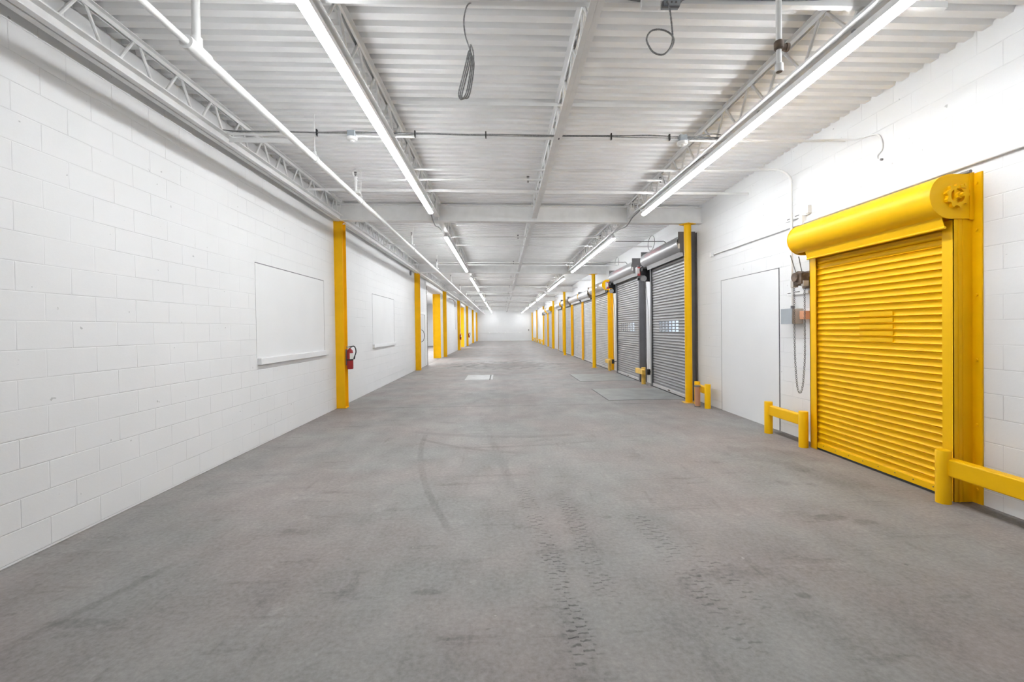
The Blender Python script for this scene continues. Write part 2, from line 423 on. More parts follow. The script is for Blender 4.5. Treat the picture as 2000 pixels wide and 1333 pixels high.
# blocked-up windows and doorway: flush painted panels
def infill_left(nm, y0, y1, z0, z1, ys0, ys1):
    p = struct(nm, MB().box(XL-0.02, XL+0.006, y0, y1, z0, z1), M['plaster'], loc=(XL, (y0+y1)/2, z0))
    obj('frame_gap', MB().box(XL, XL+0.008, y0, y1+0.008, z1, z1+0.012).box(XL, XL+0.0075, y1, y1+0.007, z0, z1), M['midgrey'], p)
    obj('window_sill', MB().box(XL, XL+0.055, ys0, ys1, 1.095, 1.185), M['plaster'], p, bevel=0.006)
    return p
infill_left('window_1', 6.17, 8.50, 1.185, 2.47, 6.19, 8.58)
infill_left('window_2', 11.67, 13.97, 1.185, 2.475, 11.65, 14.0)
p = struct('door_1', MB().box(XR-0.006, XR+0.02, 6.50, 8.22, 0, 2.36), M['plaster'], loc=(XR, 7.3, 0))
obj('frame_gap', MB().box(XR-0.008, XR, 6.488, 6.50, 0, 2.37).box(XR-0.008, XR, 8.22, 8.228, 0, 2.37).box(XR-0.008, XR, 6.49, 8.22, 2.36, 2.368), M['midgrey'], p)
# personnel door on the left wall past the second column
p = struct('door_2', MB().box(XL, XL+0.03, 18.42, 19.30, 0.01, 2.16), M['plaster'], loc=(XL, 18.9, 0))
obj('door_frame', MB().box(XL, XL+0.05, 18.32, 18.41, 0, 2.27).box(XL, XL+0.05, 19.31, 19.40, 0, 2.27).box(XL, XL+0.05, 18.41, 19.31, 2.17, 2.27), M['white'], p, bevel=0.004)
obj('door_handle', MB().path(smooth_pts([(XL+0.03, 18.50, 1.55), (XL+0.12, 18.50, 1.48), (XL+0.15, 18.50, 1.3), (XL+0.12, 18.50, 1.12), (XL+0.03, 18.50, 1.05)]), 0.012, 8), M['dark'], p)

# ================================================================== ROOF STEEL
BEAM_WORDS = ['nearest cross beam', 'second cross beam from the front', 'third cross beam from the front', 'fourth cross beam from the front', 'fifth cross beam from the front', 'farthest cross beam by the back wall']
def beam_mb(yc, y0=0.08):
    m = MB()
    x0, x1 = XL-0.02, XR+0.02
    def slab(zf0, zf1, ya, yb):
        m.add([(x0,ya,zf0(x0)),(x1,ya,zf0(x1)),(x1,yb,zf0(x1)),(x0,yb,zf0(x0)),(x0,ya,zf1(x0)),(x1,ya,zf1(x1)),(x1,yb,zf1(x1)),(x0,yb,zf1(x0))],
              [(0,3,2,1),(4,5,6,7),(0,1,5,4),(1,2,6,5),(2,3,7,6),(3,0,4,7)])
    slab(z_beam_bot, lambda x: z_beam_bot(x)+0.014, yc-y0, yc+y0)
    slab(lambda x: z_beam_bot(x)+0.014, lambda x: z_beam_top(x)-0.014, yc-0.006, yc+0.006)
    slab(lambda x: z_beam_top(x)-0.014, z_beam_top, yc-y0, yc+y0)
    return m
proto = None
for k, yb in enumerate(BEAM_Y):
    if proto is None:
        t = proto = thing('roof_beam', '', 'beam', (0, yb, 3.66), 'white cross beams')
        obj('i_section', beam_mb(yb), M['white'], t, smooth=False)
        bm_ = MB()
        for x in (-3.1, 3.76): bm_.box(x-0.09, x+0.09, yb-0.075, yb-0.006, z_beam_bot(x)+0.016, z_beam_bot(x)+0.022)
        for x in (-1.22, 0.665, 2.54): bm_.box(x-0.004, x+0.004, yb-0.076, yb-0.006, z_beam_bot(x)+0.014, z_beam_top(x)-0.014)
        obj('stiffener', bm_, M['white'], t, smooth=False)
    else: t = dup(proto, (0, yb, 3.66))
    t['label'] = 'white painted steel roof beam across the aisle, ' + BEAM_WORDS[k]
# open-web joists: four rows in every bay
JX = [-3.13, -1.22, 0.665, 2.54]
JW = ['along the left wall', 'above the left light row', 'along the middle of the ceiling', 'above the right light row']
JP = 0.52
def joist_parts(L, heavy):
    """joist from y=0 to L, top at z=0"""
    top, bot, web = MB(), MB(), MB()
    H = 0.315
    for s in (-1, 1):
        top.box(s*0.012, s*0.052, 0, L, -0.006, 0).box(s*0.012, s*0.017, 0, L, -0.045, -0.006)
        if heavy:
            bot.box(s*0.008, s*0.062, 0.12, L-0.12, -0.405, -0.397).box(s*0.008, s*0.014, 0.12, L-0.12, -0.397, -0.300)
        else:
            bot.box(s*0.0005, s*0.047, 0.14, L-0.14, -H-0.006, -H).box(s*0.012, s*0.017, 0.14, L-0.14, -H, -H+0.04)
    zb = -0.37 if heavy else -H+0.008
    if heavy: bot.box(-0.062, 0.075, 0.12, L-0.12, -0.312, -0.300)
    n = int((L-0.5)/JP); y0 = (L-n*JP)/2
    zz = [(0, 0.03, -0.03), (0, 0.19, zb)]
    for i in range(n+1):
        yt = y0+i*JP
        zz += [(0, yt-0.035, -0.035), (0, yt, -0.022), (0, yt+0.035, -0.035)]
        if i < n: zz += [(0, yt+JP*0.47-0.03, zb+0.012), (0, yt+JP*0.47, zb), (0, yt+JP*0.47+0.03, zb+0.012)]
    zz += [(0, L-0.19, zb), (0, L-0.03, -0.03)]
    web.path(zz, 0.0135, 8)
    seat = MB()
    for ye in (0.0, L-0.12): seat.box(-0.05, 0.05, ye, ye+0.12, -0.051, -0.006)
    return top, bot, web, seat
bays = [(Y_FRONT+0.0, BEAM_Y[0]-0.005)] + [(BEAM_Y[k]+0.005, BEAM_Y[k+1]-0.005) for k in range(5)] + [(BEAM_Y[5]+0.005, Y_BACK)]
BW = ['in the nearest bay', 'in the second bay', 'in the third bay', 'in the fourth bay', 'in the fifth bay', 'in the sixth bay', 'in the farthest bay']
cache = {}
for k, (ya, yb) in enumerate(bays):
    L = round(yb-ya, 3)
    for j, x in enumerate(JX):
        lab = 'white open-web steel joist ' + JW[j] + ' ' + BW[k]
        loc = (x, ya, z_deck(x)); key = (L, j == 0)
        if key in cache: t = dup(cache[key], loc, lab)
        else:
            t = thing('roof_joist', lab, 'joist', loc, 'open-web roof joists')
            t['_w'] = (0, 0, 0)
            a, b, c, d = joist_parts(L, j == 0)
            obj('top_chord', a, M['white'], t, smooth=False); obj('bottom_chord', b, M['white'], t, smooth=False)
            obj('web', c, M['white'], t); obj('bearing_seat', d, M['white'], t, smooth=False)
            cache[key] = t
        t['group'] = 'open-web roof joists ' + JW[j]
# bridging bars tied across the joist bottoms, one near the end of each bay and one in the middle
def bridging(y, x0, x1, lab, dz=-0.30, w=0.034):
    m = MB(); z0, z1 = z_deck(x0)+dz, z_deck(x1)+dz
    m.obox((x0, y, z0), (x1, y, z1), 0.006, w).obox((x0, y+0.016, z0+w/2), (x1, y+0.016, z1+w/2), w, 0.006)
    o = obj('bridging_bar', m, M['pipe'], loc=(x0, y, z0), smooth=False)
    return tag(o, lab, 'bar', 'bridging bars across the joists')
for k in range(7):
    yb = (7.25 + BAY*k)
    bridging(yb, -3.06, XR-0.02, 'white bridging bar crossing under the joists near the far end of the %s bay' % ORD[k])
    if k > 0: bridging(yb-3.6, -3.06, XR-0.02, 'white bridging bar crossing under the joists in mid %s bay' % ORD[k])
bridging(5.24, -3.06, -2.33, 'short white strut off the left wall joist below the cable bundle', -0.36, 0.05)
bridging(4.95, -1.10, 2.45, 'white strut between joists just under the ribbed deck', -0.05, 0.035)

# ================================================================== COLUMNS
FAR = ['nearest', 'second', 'third', 'fourth', 'fifth', 'sixth', 'farthest']
proto = None
for k in range(7):
    yc = 9.15 + BAY*k
    if k == 6: yc = Y_BACK - 0.25
    lab = 'yellow steel column against the left wall, %s of the row' % FAR[k]
    if k == 0: lab = 'yellow steel column against the left wall, nearest one, extinguisher on its side'
    if proto is None:
        t = proto = thing('steel_column', lab, 'column', (-3.2, yc, 0), 'yellow columns along the left wall')
        x0, x1, zt = -3.30, -3.115, z_beam_bot(-3.2)
        obj('shaft', MB().box(x0, x1-0.02, yc-0.08, yc-0.07, 0.012, zt-0.012).box(x0, x1, yc+0.07, yc+0.08, 0.012, zt-0.012).box(x0, x1-0.012, yc-0.07, yc-0.062, 0.012, zt-0.012).box(-3.22, -3.208, yc-0.062, yc+0.07, 0.012, zt-0.012), M['yellow_matt'], t, smooth=False)
        obj('base_plate', MB().box(x0, x1+0.005, yc-0.09, yc+0.10, 0, 0.012), M['yellow_matt'], t, bevel=0.002)
        obj('cap_plate', MB().box(x0, x1+0.005, yc-0.09, yc+0.09, zt-0.014, zt-0.003), M['yellow_matt'], t)
    else: dup(proto, (-3.2, yc, 0), lab)
PX = [3.755, 3.54, 3.565, 3.88, 3.90, 3.92, 3.92]
PLAB = ['yellow round post in front of the near grey roller door', 'yellow round post in front of the nearest silver roller door', 'yellow round post standing third from the front on the right', 'yellow round post standing fourth from the front on the right', 'yellow round post standing fifth from the front on the right', 'yellow round post sixth from the front beside the white right wall', 'farthest yellow round post at the back right corner']
proto = None
for k in range(7):
    yc = BEAM_Y[k] if k < 6 else Y_BACK-0.35
    x = PX[k]; zt = z_beam_bot(x) - (0 if k < 6 else 0)
    if proto is None:
        t = proto = thing('round_post', PLAB[k], 'post', (x, yc, 0), 'yellow round posts along the right side')
        obj('shaft', MB().cyl((x, yc, 0.012), (x, yc, zt-0.014), 0.07, 24), M['yellow'], t)
        c, s = 0.135, 0.135
        q = [(x+math.cos(a)*0.16, yc+math.sin(a)*0.16) for a in (PI/4+0.5, 3*PI/4+0.5, 5*PI/4+0.5, 7*PI/4+0.5)]
        obj('cap_plate', MB().prism(q, 'z', zt-0.014, zt-0.002), M['yellow'], t)
        obj('base_plate', MB().box(x-0.11, x+0.11, yc-0.11, yc+0.11, 0, 0.012), M['yellow_faded'], t, bevel=0.002)
    else: dup(proto, (x, yc, 0), PLAB[k])

# ================================================================== STRIP LIGHTS
def strip_light(x, y0, z, n=5, seg=1.22):
    t = thing('strip_light', '', 'light', (x, y0, z))
    L = n*seg
    obj('housing', MB().box(x-0.041, x+0.041, y0-0.012, y0+L+0.012, z+0.010, z+0.045).box(x-0.032, x+0.032, y0-0.012, y0+L+0.012, z+0.045, z+0.068), M['white'], t, smooth=False)
    for i in range(n):
        a, b = y0+i*seg+0.006, y0+(i+1)*seg-0.006
        pf = [(a, z+(b-z)*(0.62 if b < z else 0.85)) for a, b in arc(x, z, 0.041, 163, 377, 14)]
        m = MB().prism(pf, 'y', a, b)
        obj('diffuser', m, M['lens'], t)
    br = MB()
    for i in range(n+1):
        yy = min(max(y0+i*seg, y0+0.05), y0+L-0.05)
        br.box(x-0.012, x+0.012, yy-0.015, yy+0.015, z+0.068, z_deck(x)-0.31)
    obj('hanger', br, M['chrome'], t, smooth=False)
    return t
for side, x, z in (('left', -1.235, 3.625), ('right', 2.58, 3.565)):
    proto = None
    for k in range(7):
        loc = (x, 2.03+BAY*k, z)
        if proto is None: proto = t = strip_light(*loc)
        else: t = dup(proto, loc)
        t['label'] = 'lit white strip light, %s of the %s ceiling row' % (FAR[k] + ('' if k in (0, 6) else ' from the front'), side)
        t['group'] = 'strip lights in the %s row' % side
# conduit feeding the right light row between the first and second runs
for side, x, z in (('right', 2.58, 3.65), ('left', -1.235, 3.715)):
    pts = [(x-0.05, 8.2, z), (x-0.06, 8.6, z-0.02), (x-0.06, 9.05, z-0.09 if side == 'right' else z-0.10), (x-0.05, 9.6, z-0.03), (x-0.04, 10.3, z)]
    pts = [(a, b, min(c, z_beam_bot(a)-0.02) if 8.9 < b < 9.2 else c) for a, b, c in pts]
    o = obj('light_cable', MB().path(smooth_pts(pts, 5), 0.011, 8), M['cable'], loc=pts[0])
    tag(o, 'grey cable dipping under the nearest beam between runs of the %s light row' % side, 'cable')

# ================================================================== ROLLER DOORS
def curtain(y0, y1, z0, z1, xc, mat, t, p=0.0667, depth=0.013, lites=None):
    """interlocking slats; lites = (first row, rows, list of (ya, yb)) leaves holes"""
    m = MB(); rows = int(round((z1-z0)/p))
    for i in range(rows):
        a = z0+i*p
        line = []
        for q in range(9):
            u = q/8
            line.append((xc + depth*math.sin(PI*u)**0.8 - (0.0 if 0 < q < 8 else 0.004), a + 0.004 + (p-0.008)*u))
        line = [(xc+0.012, a)] + line + [(xc+0.012, a+p)]
        if lites and lites[0] <= i < lites[0]+lites[1]:
            cuts = [y0] + [v for s in lites[2] for v in s] + [y1]
            for c in range(0, len(cuts), 2): m.sheet(line, 'y', cuts[c], cuts[c+1])
            for (la, lb) in lites[2]:      # rails above and below each small pane
                m.sheet(line[:3], 'y', la, lb); m.sheet(line[-3:], 'y', la, lb)
        else: m.sheet(line, 'y', y0, y1)
    o = obj('curtain', m, mat, t)
    return o
DLAB = ['yellow roller door with yellow slats and hood nearest the camera', 'grey roller door with small panes right behind the nearest yellow post', 'grey roller door with small panes, second and farther grey one',
        'silver roller door with a round yellow end plate, nearest silver one', 'silver roller door half hidden by the second yellow post', 'silver roller door, third silver one from the front, yellow guides',
        'silver roller door, fourth silver one from the front, beside third post', 'silver roller door, fifth silver one from the front', 'silver roller door, sixth silver one, just past the fourth post', 'farthest silver roller door on the right wall']
for di, (y0, y1, cz, style) in enumerate(DOORS):
    t = thing('rolling_door', DLAB[di], 'roller door', (3.9, (y0+y1)/2, 0), 'roller doors along the right wall')
    ye = style == 'yellow'
    fr = M['yellow'] if style != 'grey' else M['dark']
    fr2 = M['yellow'] if style != 'grey' else M['midgrey']
    cm = M['yellow'] if ye else (M['galv'] if style == 'grey' else M['galv_lite'])
    hm = M['yellow'] if ye else (M['hood_grey'] if style == 'grey' else M['hood_silver'])
    pm = M['yellow'] if style in ('yellow', 'silver') else (M['dark'] if style == 'grey' else M['midgrey'])
    r = 0.185; cx = 3.825; xc = 3.885
    lites = None
    if style == 'grey':
        w = (y1-y0-0.9)/6
        panes = [(y0+0.45+i*w+0.03, y0+0.45+(i+1)*w-0.03) for i in range(6)]
        lites = (20, 4, panes)
    c = curtain(y0-0.03, y1+0.03, 0.075, cz-0.02, xc, cm, t, depth=0.0105 if ye else 0.0065, lites=lites)
    if lites:
        for i in range(lites[0], lites[0]+lites[1]):
            for a, b in panes:
                z = 0.075+i*0.0667
                obj('pane', MB().box(xc+0.004, xc+0.008, a-0.01, b+0.01, z+0.008, z+0.058), M['glass'], c, smooth=False)
    if ye:      # repair patch riveted over five slats, right of centre
        pm_ = MB()
        for i in range(5):
            z = 1.344+i*0.0667
            pm_.box(xc-0.004, xc-0.0015, 4.42, 4.84, z+0.010, z+0.050).box(xc-0.0015, xc+0.012, 4.42, 4.424, z+0.010, z+0.050).box(xc-0.0015, xc+0.012, 4.836, 4.84, z+0.010, z+0.050)
        obj('slat_patch', pm_, M['yellow'], c, label='flat yellow repair strips over the slats')
    bb = MB().box(xc-0.012, xc+0.012, y0-0.02, y1+0.02, 0.022, 0.085)
    bo = obj('bottom_bar', bb, M['yellow'] if ye else M['bar'], t, bevel=0.003, label=None if ye else 'pale metal bottom bar')
    obj('rubber_seal', MB().box(xc-0.008, xc+0.012, y0-0.02, y1+0.02, 0.0, 0.022), M['rubber'], bo, label='black rubber strip')
    if style == 'grey':
        ym = (y0+y1)/2 - 0.05
        obj('lift_handle', MB().box(xc-0.018, xc-0.010, ym-0.06, ym+0.06, 0.04, 0.07), M['rust'], bo, label='small rusty pull')
    if ye:
        m = MB()
        for i in range(8):
            yy = y0+0.1+i*0.2; m.lathe([(0.006, 0), (0.004, 0.005)], (xc-0.012, yy, 0.06), 'x', 8); 
        obj('rivet', MB().add([(2*xc-0.024-v[0], v[1], v[2]) for v in m.v], m.f), M['rust'], bo, label='rusty rivet heads')
    for s, ya in ((-1, y0), (1, y1)):      # guides: front plate, side plate, angle on the wall
        g = MB(); B = lambda xa, xb, a, b, z0=0.0, z1=None: g.box(xa, xb, ya+s*a, ya+s*b, z0, z1 if z1 else cz-0.19)
        B(3.858, 3.868, 0.0, 0.105); B(3.858, XR-0.002, 0.095, 0.107); B(3.902, 3.91, 0.0, 0.095)
        B(3.893, 3.905, 0.107, 0.113); B(3.93, 3.936, 0.107, 0.111)
        g_o = obj('guide', g, fr2, t, smooth=False)
        a_ = MB().box(XR-0.014, XR-0.001, ya+s*0.105, ya+s*0.185, 0.0, cz+0.19)
        for zz in [0.12+i*0.55 for i in range(5 if ye else 6)] + ([cz-0.2, cz-0.32, cz+0.1] if not ye else [cz+0.1]):
            a_.lathe([(0.013, -0.026), (0.013, -0.014)], (XR, ya+s*0.145, zz), 'x', 8)
        obj('wall_angle', a_, fr, g_o, smooth=False)
    # hood
    ha, hb = y0-0.105, y1+0.20
    pr = [(XR-0.01, cz+r)] + arc(cx, cz, r, 90, 246, 24)
    lip = (3.778, cz-0.262)
    pr += [lip]
    ins = [(a+(0.004 if i else 0), b-0.003) for i, (a, b) in enumerate(pr)]
    h = MB().prism(pr[:-1] + ins[:-1][::-1], 'y', ha, hb)
    h.prism([pr[-2], lip, (lip[0]+0.004, lip[1]), (pr[-2][0]+0.004, pr[-2][1]-0.003)], 'y', ha, hb-0.17)
    h.path([(lip[0], ha-0.005, lip[1]), (lip[0], hb-0.17, lip[1])], 0.011, 12)
    h.box(XR-0.06, XR-0.01, ha, hb, cz+r-0.002, cz+r+0.012)
    ho = obj('hood', h, hm, t)
    if style == 'grey':        # two worn rows of red stencil marks, not legible
        lt = MB()
        for row, (a0, wd) in enumerate(((118, 0.075), (158, 0.055))):
            ng = 9 if row == 0 else 11
            for gi in range(ng):
                ybase = y0 + 0.95 + (ng-1-gi)*0.105
                for (du, dv, lu, lv) in ((0, -.5, .012, 1), (.05, -.5, .012, random.choice((0.5, 1))), (0, random.choice((-.5, .0)), .05, .18), (0, .34, random.choice((.03, .05)), .18)):
                    ua, ub = ybase-du-lu, ybase-du
                    th0 = math.radians(a0 - dv*26); th1 = math.radians(a0 - (dv+lv)*26)
                    st = [(cx+(r+0.0015)*math.cos(th0+(th1-th0)*q/4), cz+(r+0.0015)*math.sin(th0+(th1-th0)*q/4)) for q in range(5)]
                    lt.sheet(st, 'y', ua, ub)
        obj('lettering', lt, M['red_letter'], ho, label='worn faded red stencil lettering')
        obj('label_plate', MB().box(cx-0.17, cx-0.13, y0-0.122, y0-0.118, cz-0.12, cz-0.02), M['tagwhite'], t, label='small pale label on the end plate')
    # shaft and end plates
    for s, ya in ((-1, y0-0.112), (1, y1+0.20)):
        if style in ('yellow', 'silver'):
            poly = [(XR-0.012, cz+r+0.004)] + arc(cx, cz, r+0.004, 90, 270, 24) + [(XR-0.012, cz-r-0.004)]
        else:
            poly = [(XR-0.012, cz+0.225), (3.665, cz+0.225), (3.665, cz-0.03), (3.70, cz-0.03), (3.70, cz-0.20), (XR-0.012, cz-0.20)]
        pl = MB().prism(poly, 'y', ya-0.006, ya+0.006).box(XR-0.05, XR-0.012, ya-0.012, ya+0.012, cz-0.2, cz+0.2)
        po = obj('end_plate', pl, pm, t, bevel=0.0)
        if s == -1:
            wx, wz = (3.855, cz+0.0)
            wh = MB(); N = 9
            if style in ('yellow', 'silver'):
                ring = []
                for i in range(N*4):
                    rr = 0.102 if i % 4 in (0, 1) else 0.084
                    an = 2*PI*i/(N*4); ring.append((wx+rr*math.cos(an), wz+rr*math.sin(an)))
                inner = [(wx+0.060*math.cos(2*PI*i/(N*4)), wz+0.060*math.sin(2*PI*i/(N*4))) for i in range(N*4)]
                n4 = N*4; vs = []
                for yy in (ya-0.006, ya-0.034):
                    vs += [(a, yy, b) for a, b in ring] + [(a, yy, b) for a, b in inner]
                fs = []
                for i in range(n4):
                    j = (i+1) % n4
                    fs += [(2*n4+i, 2*n4+j, 3*n4+j, 3*n4+i), (i, j, 2*n4+j, 2*n4+i), (n4+i, n4+j, 3*n4+j, 3*n4+i)]
                wh.add(vs, fs)
                wh.obox((wx-0.02, ya-0.022, wz-0.06), (wx-0.02, ya-0.022, wz+0.06), 0.022, 0.02, (0, 1, 0))
                obj('tension_wheel', wh, pm, po)
                sh = MB().cyl((wx, ya-0.006, wz), (wx, ya-0.055, wz), 0.028, 6).cyl((wx+0.005, ya-0.055, wz), (wx+0.005, ya-0.08, wz), 0.016, 8)
                sh.cyl((wx+0.055, ya-0.006, wz+0.085), (wx+0.055, ya-0.05, wz+0.085), 0.013, 8).box(wx+0.01, wx+0.06, ya-0.045, ya-0.03, wz+0.06, wz+0.085)
                obj('shaft_end', sh, pm, po)
            else:
                wh.lathe([(0.05, 0), (0.05, -0.02), (0.036, -0.022), (0.03, -0.03)], (wx, ya-0.006, wz), 'y', 18)
                obj('tension_wheel', wh, M['dark'], po); obj('shaft_end', MB().cyl((wx, ya-0.03, wz), (wx, ya-0.05, wz), 0.018, 8), M['dark'], po)
    if ye:
        obj('top_pipe', MB().path([(XR-0.055, ha-0.03, cz+r+0.022), (XR-0.055, hb-0.2, cz+r+0.022)], 0.014, 10), M['midgrey'], t, label='dark pipe end above the hood')
    else:
        obj('lintel_seal', MB().box(3.80, 3.87, y0, y1, cz-0.235, cz-0.215), M['rubber'], t, label='black brush seal under the hood')

# chains
def link_chain(name, pts, lab, grp, step=0.026, mat=None, wire=0.0032, lw=0.0105):
    mat = mat or M['chain']; m = MB()
    P = smooth_pts(pts, 10); d = [0]
    for i in range(1, len(P)): d.append(d[-1]+(P[i]-P[i-1]).length)
    n = int(d[-1]/step); j = 0
    for i in range(n):
        s = i*step
        while d[j+1] < s: j += 1
        u = (s-d[j])/max(1e-6, d[j+1]-d[j]); c = P[j].lerp(P[j+1], u); tan = (P[j+1]-P[j]).normalized()
        side = tan.cross(Vector((1, 0, 0))); side = side.normalized() if side.length > 1e-3 else Vector((0, 1, 0))
        o2 = tan.cross(side).normalized()
        w = side if i % 2 else o2
        L = step*0.72
        ring = [c + tan*(L*0.5*a) + w*b for a, b in ((-.62, lw), (.62, lw), (1.05, lw*.55), (1.2, 0), (1.05, -lw*.55), (.62, -lw), (-.62, -lw), (-1.05, -lw*.55), (-1.2, 0), (-1.05, lw*.55))]
        m.path(ring, wire, 5, closed=True)
    o = obj(name, m, mat, loc=pts[0]); return tag(o, lab, 'chain', grp)
# hoist beside the yellow door
hx, hy, hz = 3.87, 5.79, 2.12
t = thing('chain_hoist', 'rusty brown hand chain hoist on the wall left of the yellow door', 'hoist', (3.95, hy, 2.0))
obj('mounting_plate', MB().box(XR-0.03, XR-0.001, hy-0.14, hy+0.16, 2.02, 2.24).box(3.90, XR-0.02, hy-0.03, hy+0.03, 2.08, 2.16), M['rust'], t, bevel=0.003)
m = MB().lathe([(0.03, -0.05), (0.085, -0.045), (0.095, -0.03), (0.095, -0.005), (0.06, 0.0), (0.095, 0.005), (0.095, 0.03), (0.085, 0.045), (0.03, 0.05)], (3.88, hy+0.02, 2.14), 'x', 22)
obj('chain_wheel', m, M['rust'], t)
obj('gear_case', MB().lathe([(0.02, -0.03), (0.06, -0.028), (0.06, 0.02), (0.03, 0.035)], (3.80, hy-0.02, 2.15), 'x', 16).box(3.80, 3.90, hy-0.12, hy-0.05, 2.06, 2.20), M['rust'], t, bevel=0.004)
obj('chain_guide', MB().box(3.82, 3.89, hy+0.07, hy+0.125, 2.03, 2.12).box(3.82, 3.89, hy-0.135, hy-0.085, 2.03, 2.10), M['box_beige'], t, bevel=0.004)
link_chain('hand_chain', [(3.85, hy+0.095, 2.03), (3.85, hy+0.095, 1.5), (3.85, hy+0.085, 1.1), (3.85, hy+0.055, 0.80), (3.85, hy+0.03, 0.69), (3.85, hy-0.01, 0.655), (3.85, hy-0.045, 0.70), (3.85, hy-0.075, 0.82), (3.85, hy-0.105, 1.1), (3.85, hy-0.11, 1.5), (3.85, hy-0.11, 2.03)], 'long steel hand chain looped below the rusty hoist', 'hand chains')
o = obj('drive_chain', MB().cyl((3.84, hy+0.15, 2.46), (3.85, hy+0.05, 2.2), 0.006, 6).cyl((3.85, hy+0.0, 2.42), (3.86, hy-0.05, 2.2), 0.006, 6), M['chain'], loc=(3.85, hy, 2.2))
tag(o, 'pair of taut drive chains from yellow hood to rusty hoist', 'chain')
# openers by the two grey doors
OL = ['black motor opener with red tag beside the near grey door', 'black motor opener with red tag beside the farther grey door']
for i in range(2):
    yb = DOORS[1+i][1] + 0.34; dz = -0.03*i; zc = DOORS[1+i][2]
    t = thing('door_opener', OL[i], 'door motor', (3.85, yb, zc-0.3), 'black motor openers')
    z0 = zc - 0.53
    obj('mounting_plate', MB().box(3.80, XR-0.002, yb, yb+0.015, z0, zc-0.10).box(XR-0.02, XR-0.002, yb, yb+0.12, z0, zc-0.1), M['black'], t, bevel=0.002)
    obj('motor_body', MB().lathe([(0.045, 0), (0.075, 0.01), (0.075, 0.2), (0.05, 0.22)], (3.73, yb-0.08, zc-0.22), 'y', 18).box(3.70, 3.82, yb-0.06, yb+0.10, zc-0.36, zc-0.12), M['black'], t, bevel=0.004)
    cb = obj('control_box', MB().box(3.60, 3.68, yb-0.03, yb+0.16, zc-0.38, zc-0.14), M['black'], t, bevel=0.004)
    obj('warning_tag', MB().box(3.603, 3.675, yb-0.034, yb-0.031, zc-0.38, zc-0.145), M['redtag'], cb, label='red warning tag')
    obj('tag_face', MB().box(3.603, 3.655, yb-0.0365, yb-0.0345, zc-0.32, zc-0.18), M['tagwhite'], cb, label='white panel of the warning tag')
    obj('terminal_strip', MB().box(3.765, 3.775, yb-0.075, yb-0.062, zc-0.26, zc-0.17).box(3.70, 3.71, yb-0.085, yb-0.082, zc-0.25, zc-0.19), M['tagwhite'], t)
    obj('chain_wheel', MB().lathe([(0.02, -0.02), (0.075, -0.018), (0.078, 0), (0.06, 0.004), (0.078, 0.008), (0.075, 0.026), (0.02, 0.028)], (3.745, yb-0.10, zc-0.46), 'y', 20), M['chrome'], t)
    obj('release_box', MB().box(3.60, 3.66, yb-0.05, yb+0.02, zc-0.50, zc-0.43), M['black'], t, bevel=0.004)
    obj('bolt', MB().lathe([(0.016, -0.02), (0.016, 0)], (3.95, yb, zc-0.34), 'y', 8).lathe([(0.012, -0.015), (0.012, 0)], (3.86, yb, z0+0.03), 'y', 8).lathe([(0.012, -0.015), (0.012, 0)], (3.90, yb, zc-0.16), 'y', 8), M['chrome'], t)
    zb = 0.36
    pts = [(3.70, yb-0.09, zc-0.46), (3.78, yb-0.09, 1.7), (3.79, yb-0.09, 0.9), (3.81, yb-0.09, zb+0.1), (3.835, yb-0.09, zb), (3.86, yb-0.09, zb+0.1), (3.87, yb-0.09, 0.9), (3.87, yb-0.09, 1.7), (3.79, yb-0.09, zc-0.46)]
    o = obj('hand_chain', MB().path(smooth_pts(pts, 6), 0.0045, 5), M['chain'], loc=pts[0])
    tag(o, 'thin hand chain loop hanging from the opener of the %s grey door' % ('near', 'farther')[i], 'chain', 'hand chains')
    o = obj('push_button_box', MB().box(XR-0.06, XR-0.001, y_ := DOORS[1+i][1]+0.30, y_+0.09, 1.30, 1.42), M['midgrey'], loc=(XR, y_, 1.3), bevel=0.004)
    tag(o, 'small dark push button box on white pier beside the %s grey door' % ('near', 'farther')[i], 'control box')
o = obj('opener_box', MB().box(3.68, XR-0.001, 41.0, 41.4, 2.72, 3.0), M['midgrey'], loc=(3.9, 41.2, 2.7), bevel=0.01)
tag(o, 'small dark grey motor box on the far right wall past the doors', 'door motor')

# ================================================================== GUARD RAILS
def guard_rail(name_lab, posts, rail, faded=False, rw=0.085):
    """posts = [(x, y)], rail = (ya, yb, x, z0, z1)"""
    mt = M['yellow_faded'] if faded else M['yellow']
    t = thing('guard_rail', name_lab, 'guard rail', (posts[0][0], posts[0][1], 0), 'low yellow guard rails')
    for x, y in posts:
        pr = [(0.001, 0.0), (0.054, 0.0), (0.054, 0.445), (0.050, 0.452), (0.001, 0.456)]
        obj('post', MB().lathe(pr, (x, y, 0), 'z', 24), mt, t)
    ya, yb, x, z0, z1 = rail
    obj('rail', MB().box(x-rw/2, x+rw/2, ya, yb, z0, z1), M['yellow'] if not faded else M['yellow_faded'], t, bevel=0.012)
    return t
guard_rail('low yellow guard rail left of the yellow roller door', [(3.785, 6.37), (3.77, 5.60)], (5.64, 6.33, 3.80, 0.265, 0.40))
guard_rail('low yellow guard rail at right edge of the yellow roller door', [(3.757, 3.78), (3.757, 2.05)], (2.09, 3.765, 3.79, 0.24, 0.388))
guard_rail('low yellow guard rail behind the brown tube and nearest round post', [(3.825, 8.37), (3.83, 8.83)], (8.41, 8.80, 3.83, 0.265, 0.40))
guard_rail('short faded yellow guard rail between the two grey doors', [(3.80, 12.12)], (11.92, 12.56, 3.745, 0.27, 0.405), True)
guard_rail('short faded yellow guard rail between farther grey and nearest silver door', [(3.82, 16.0)], (15.75, 16.33, 3.765, 0.27, 0.405), True)
FW = ['in front of the white wall past the silver doors', 'beside the sixth yellow post on the far right', 'in the far right corner before the back wall']
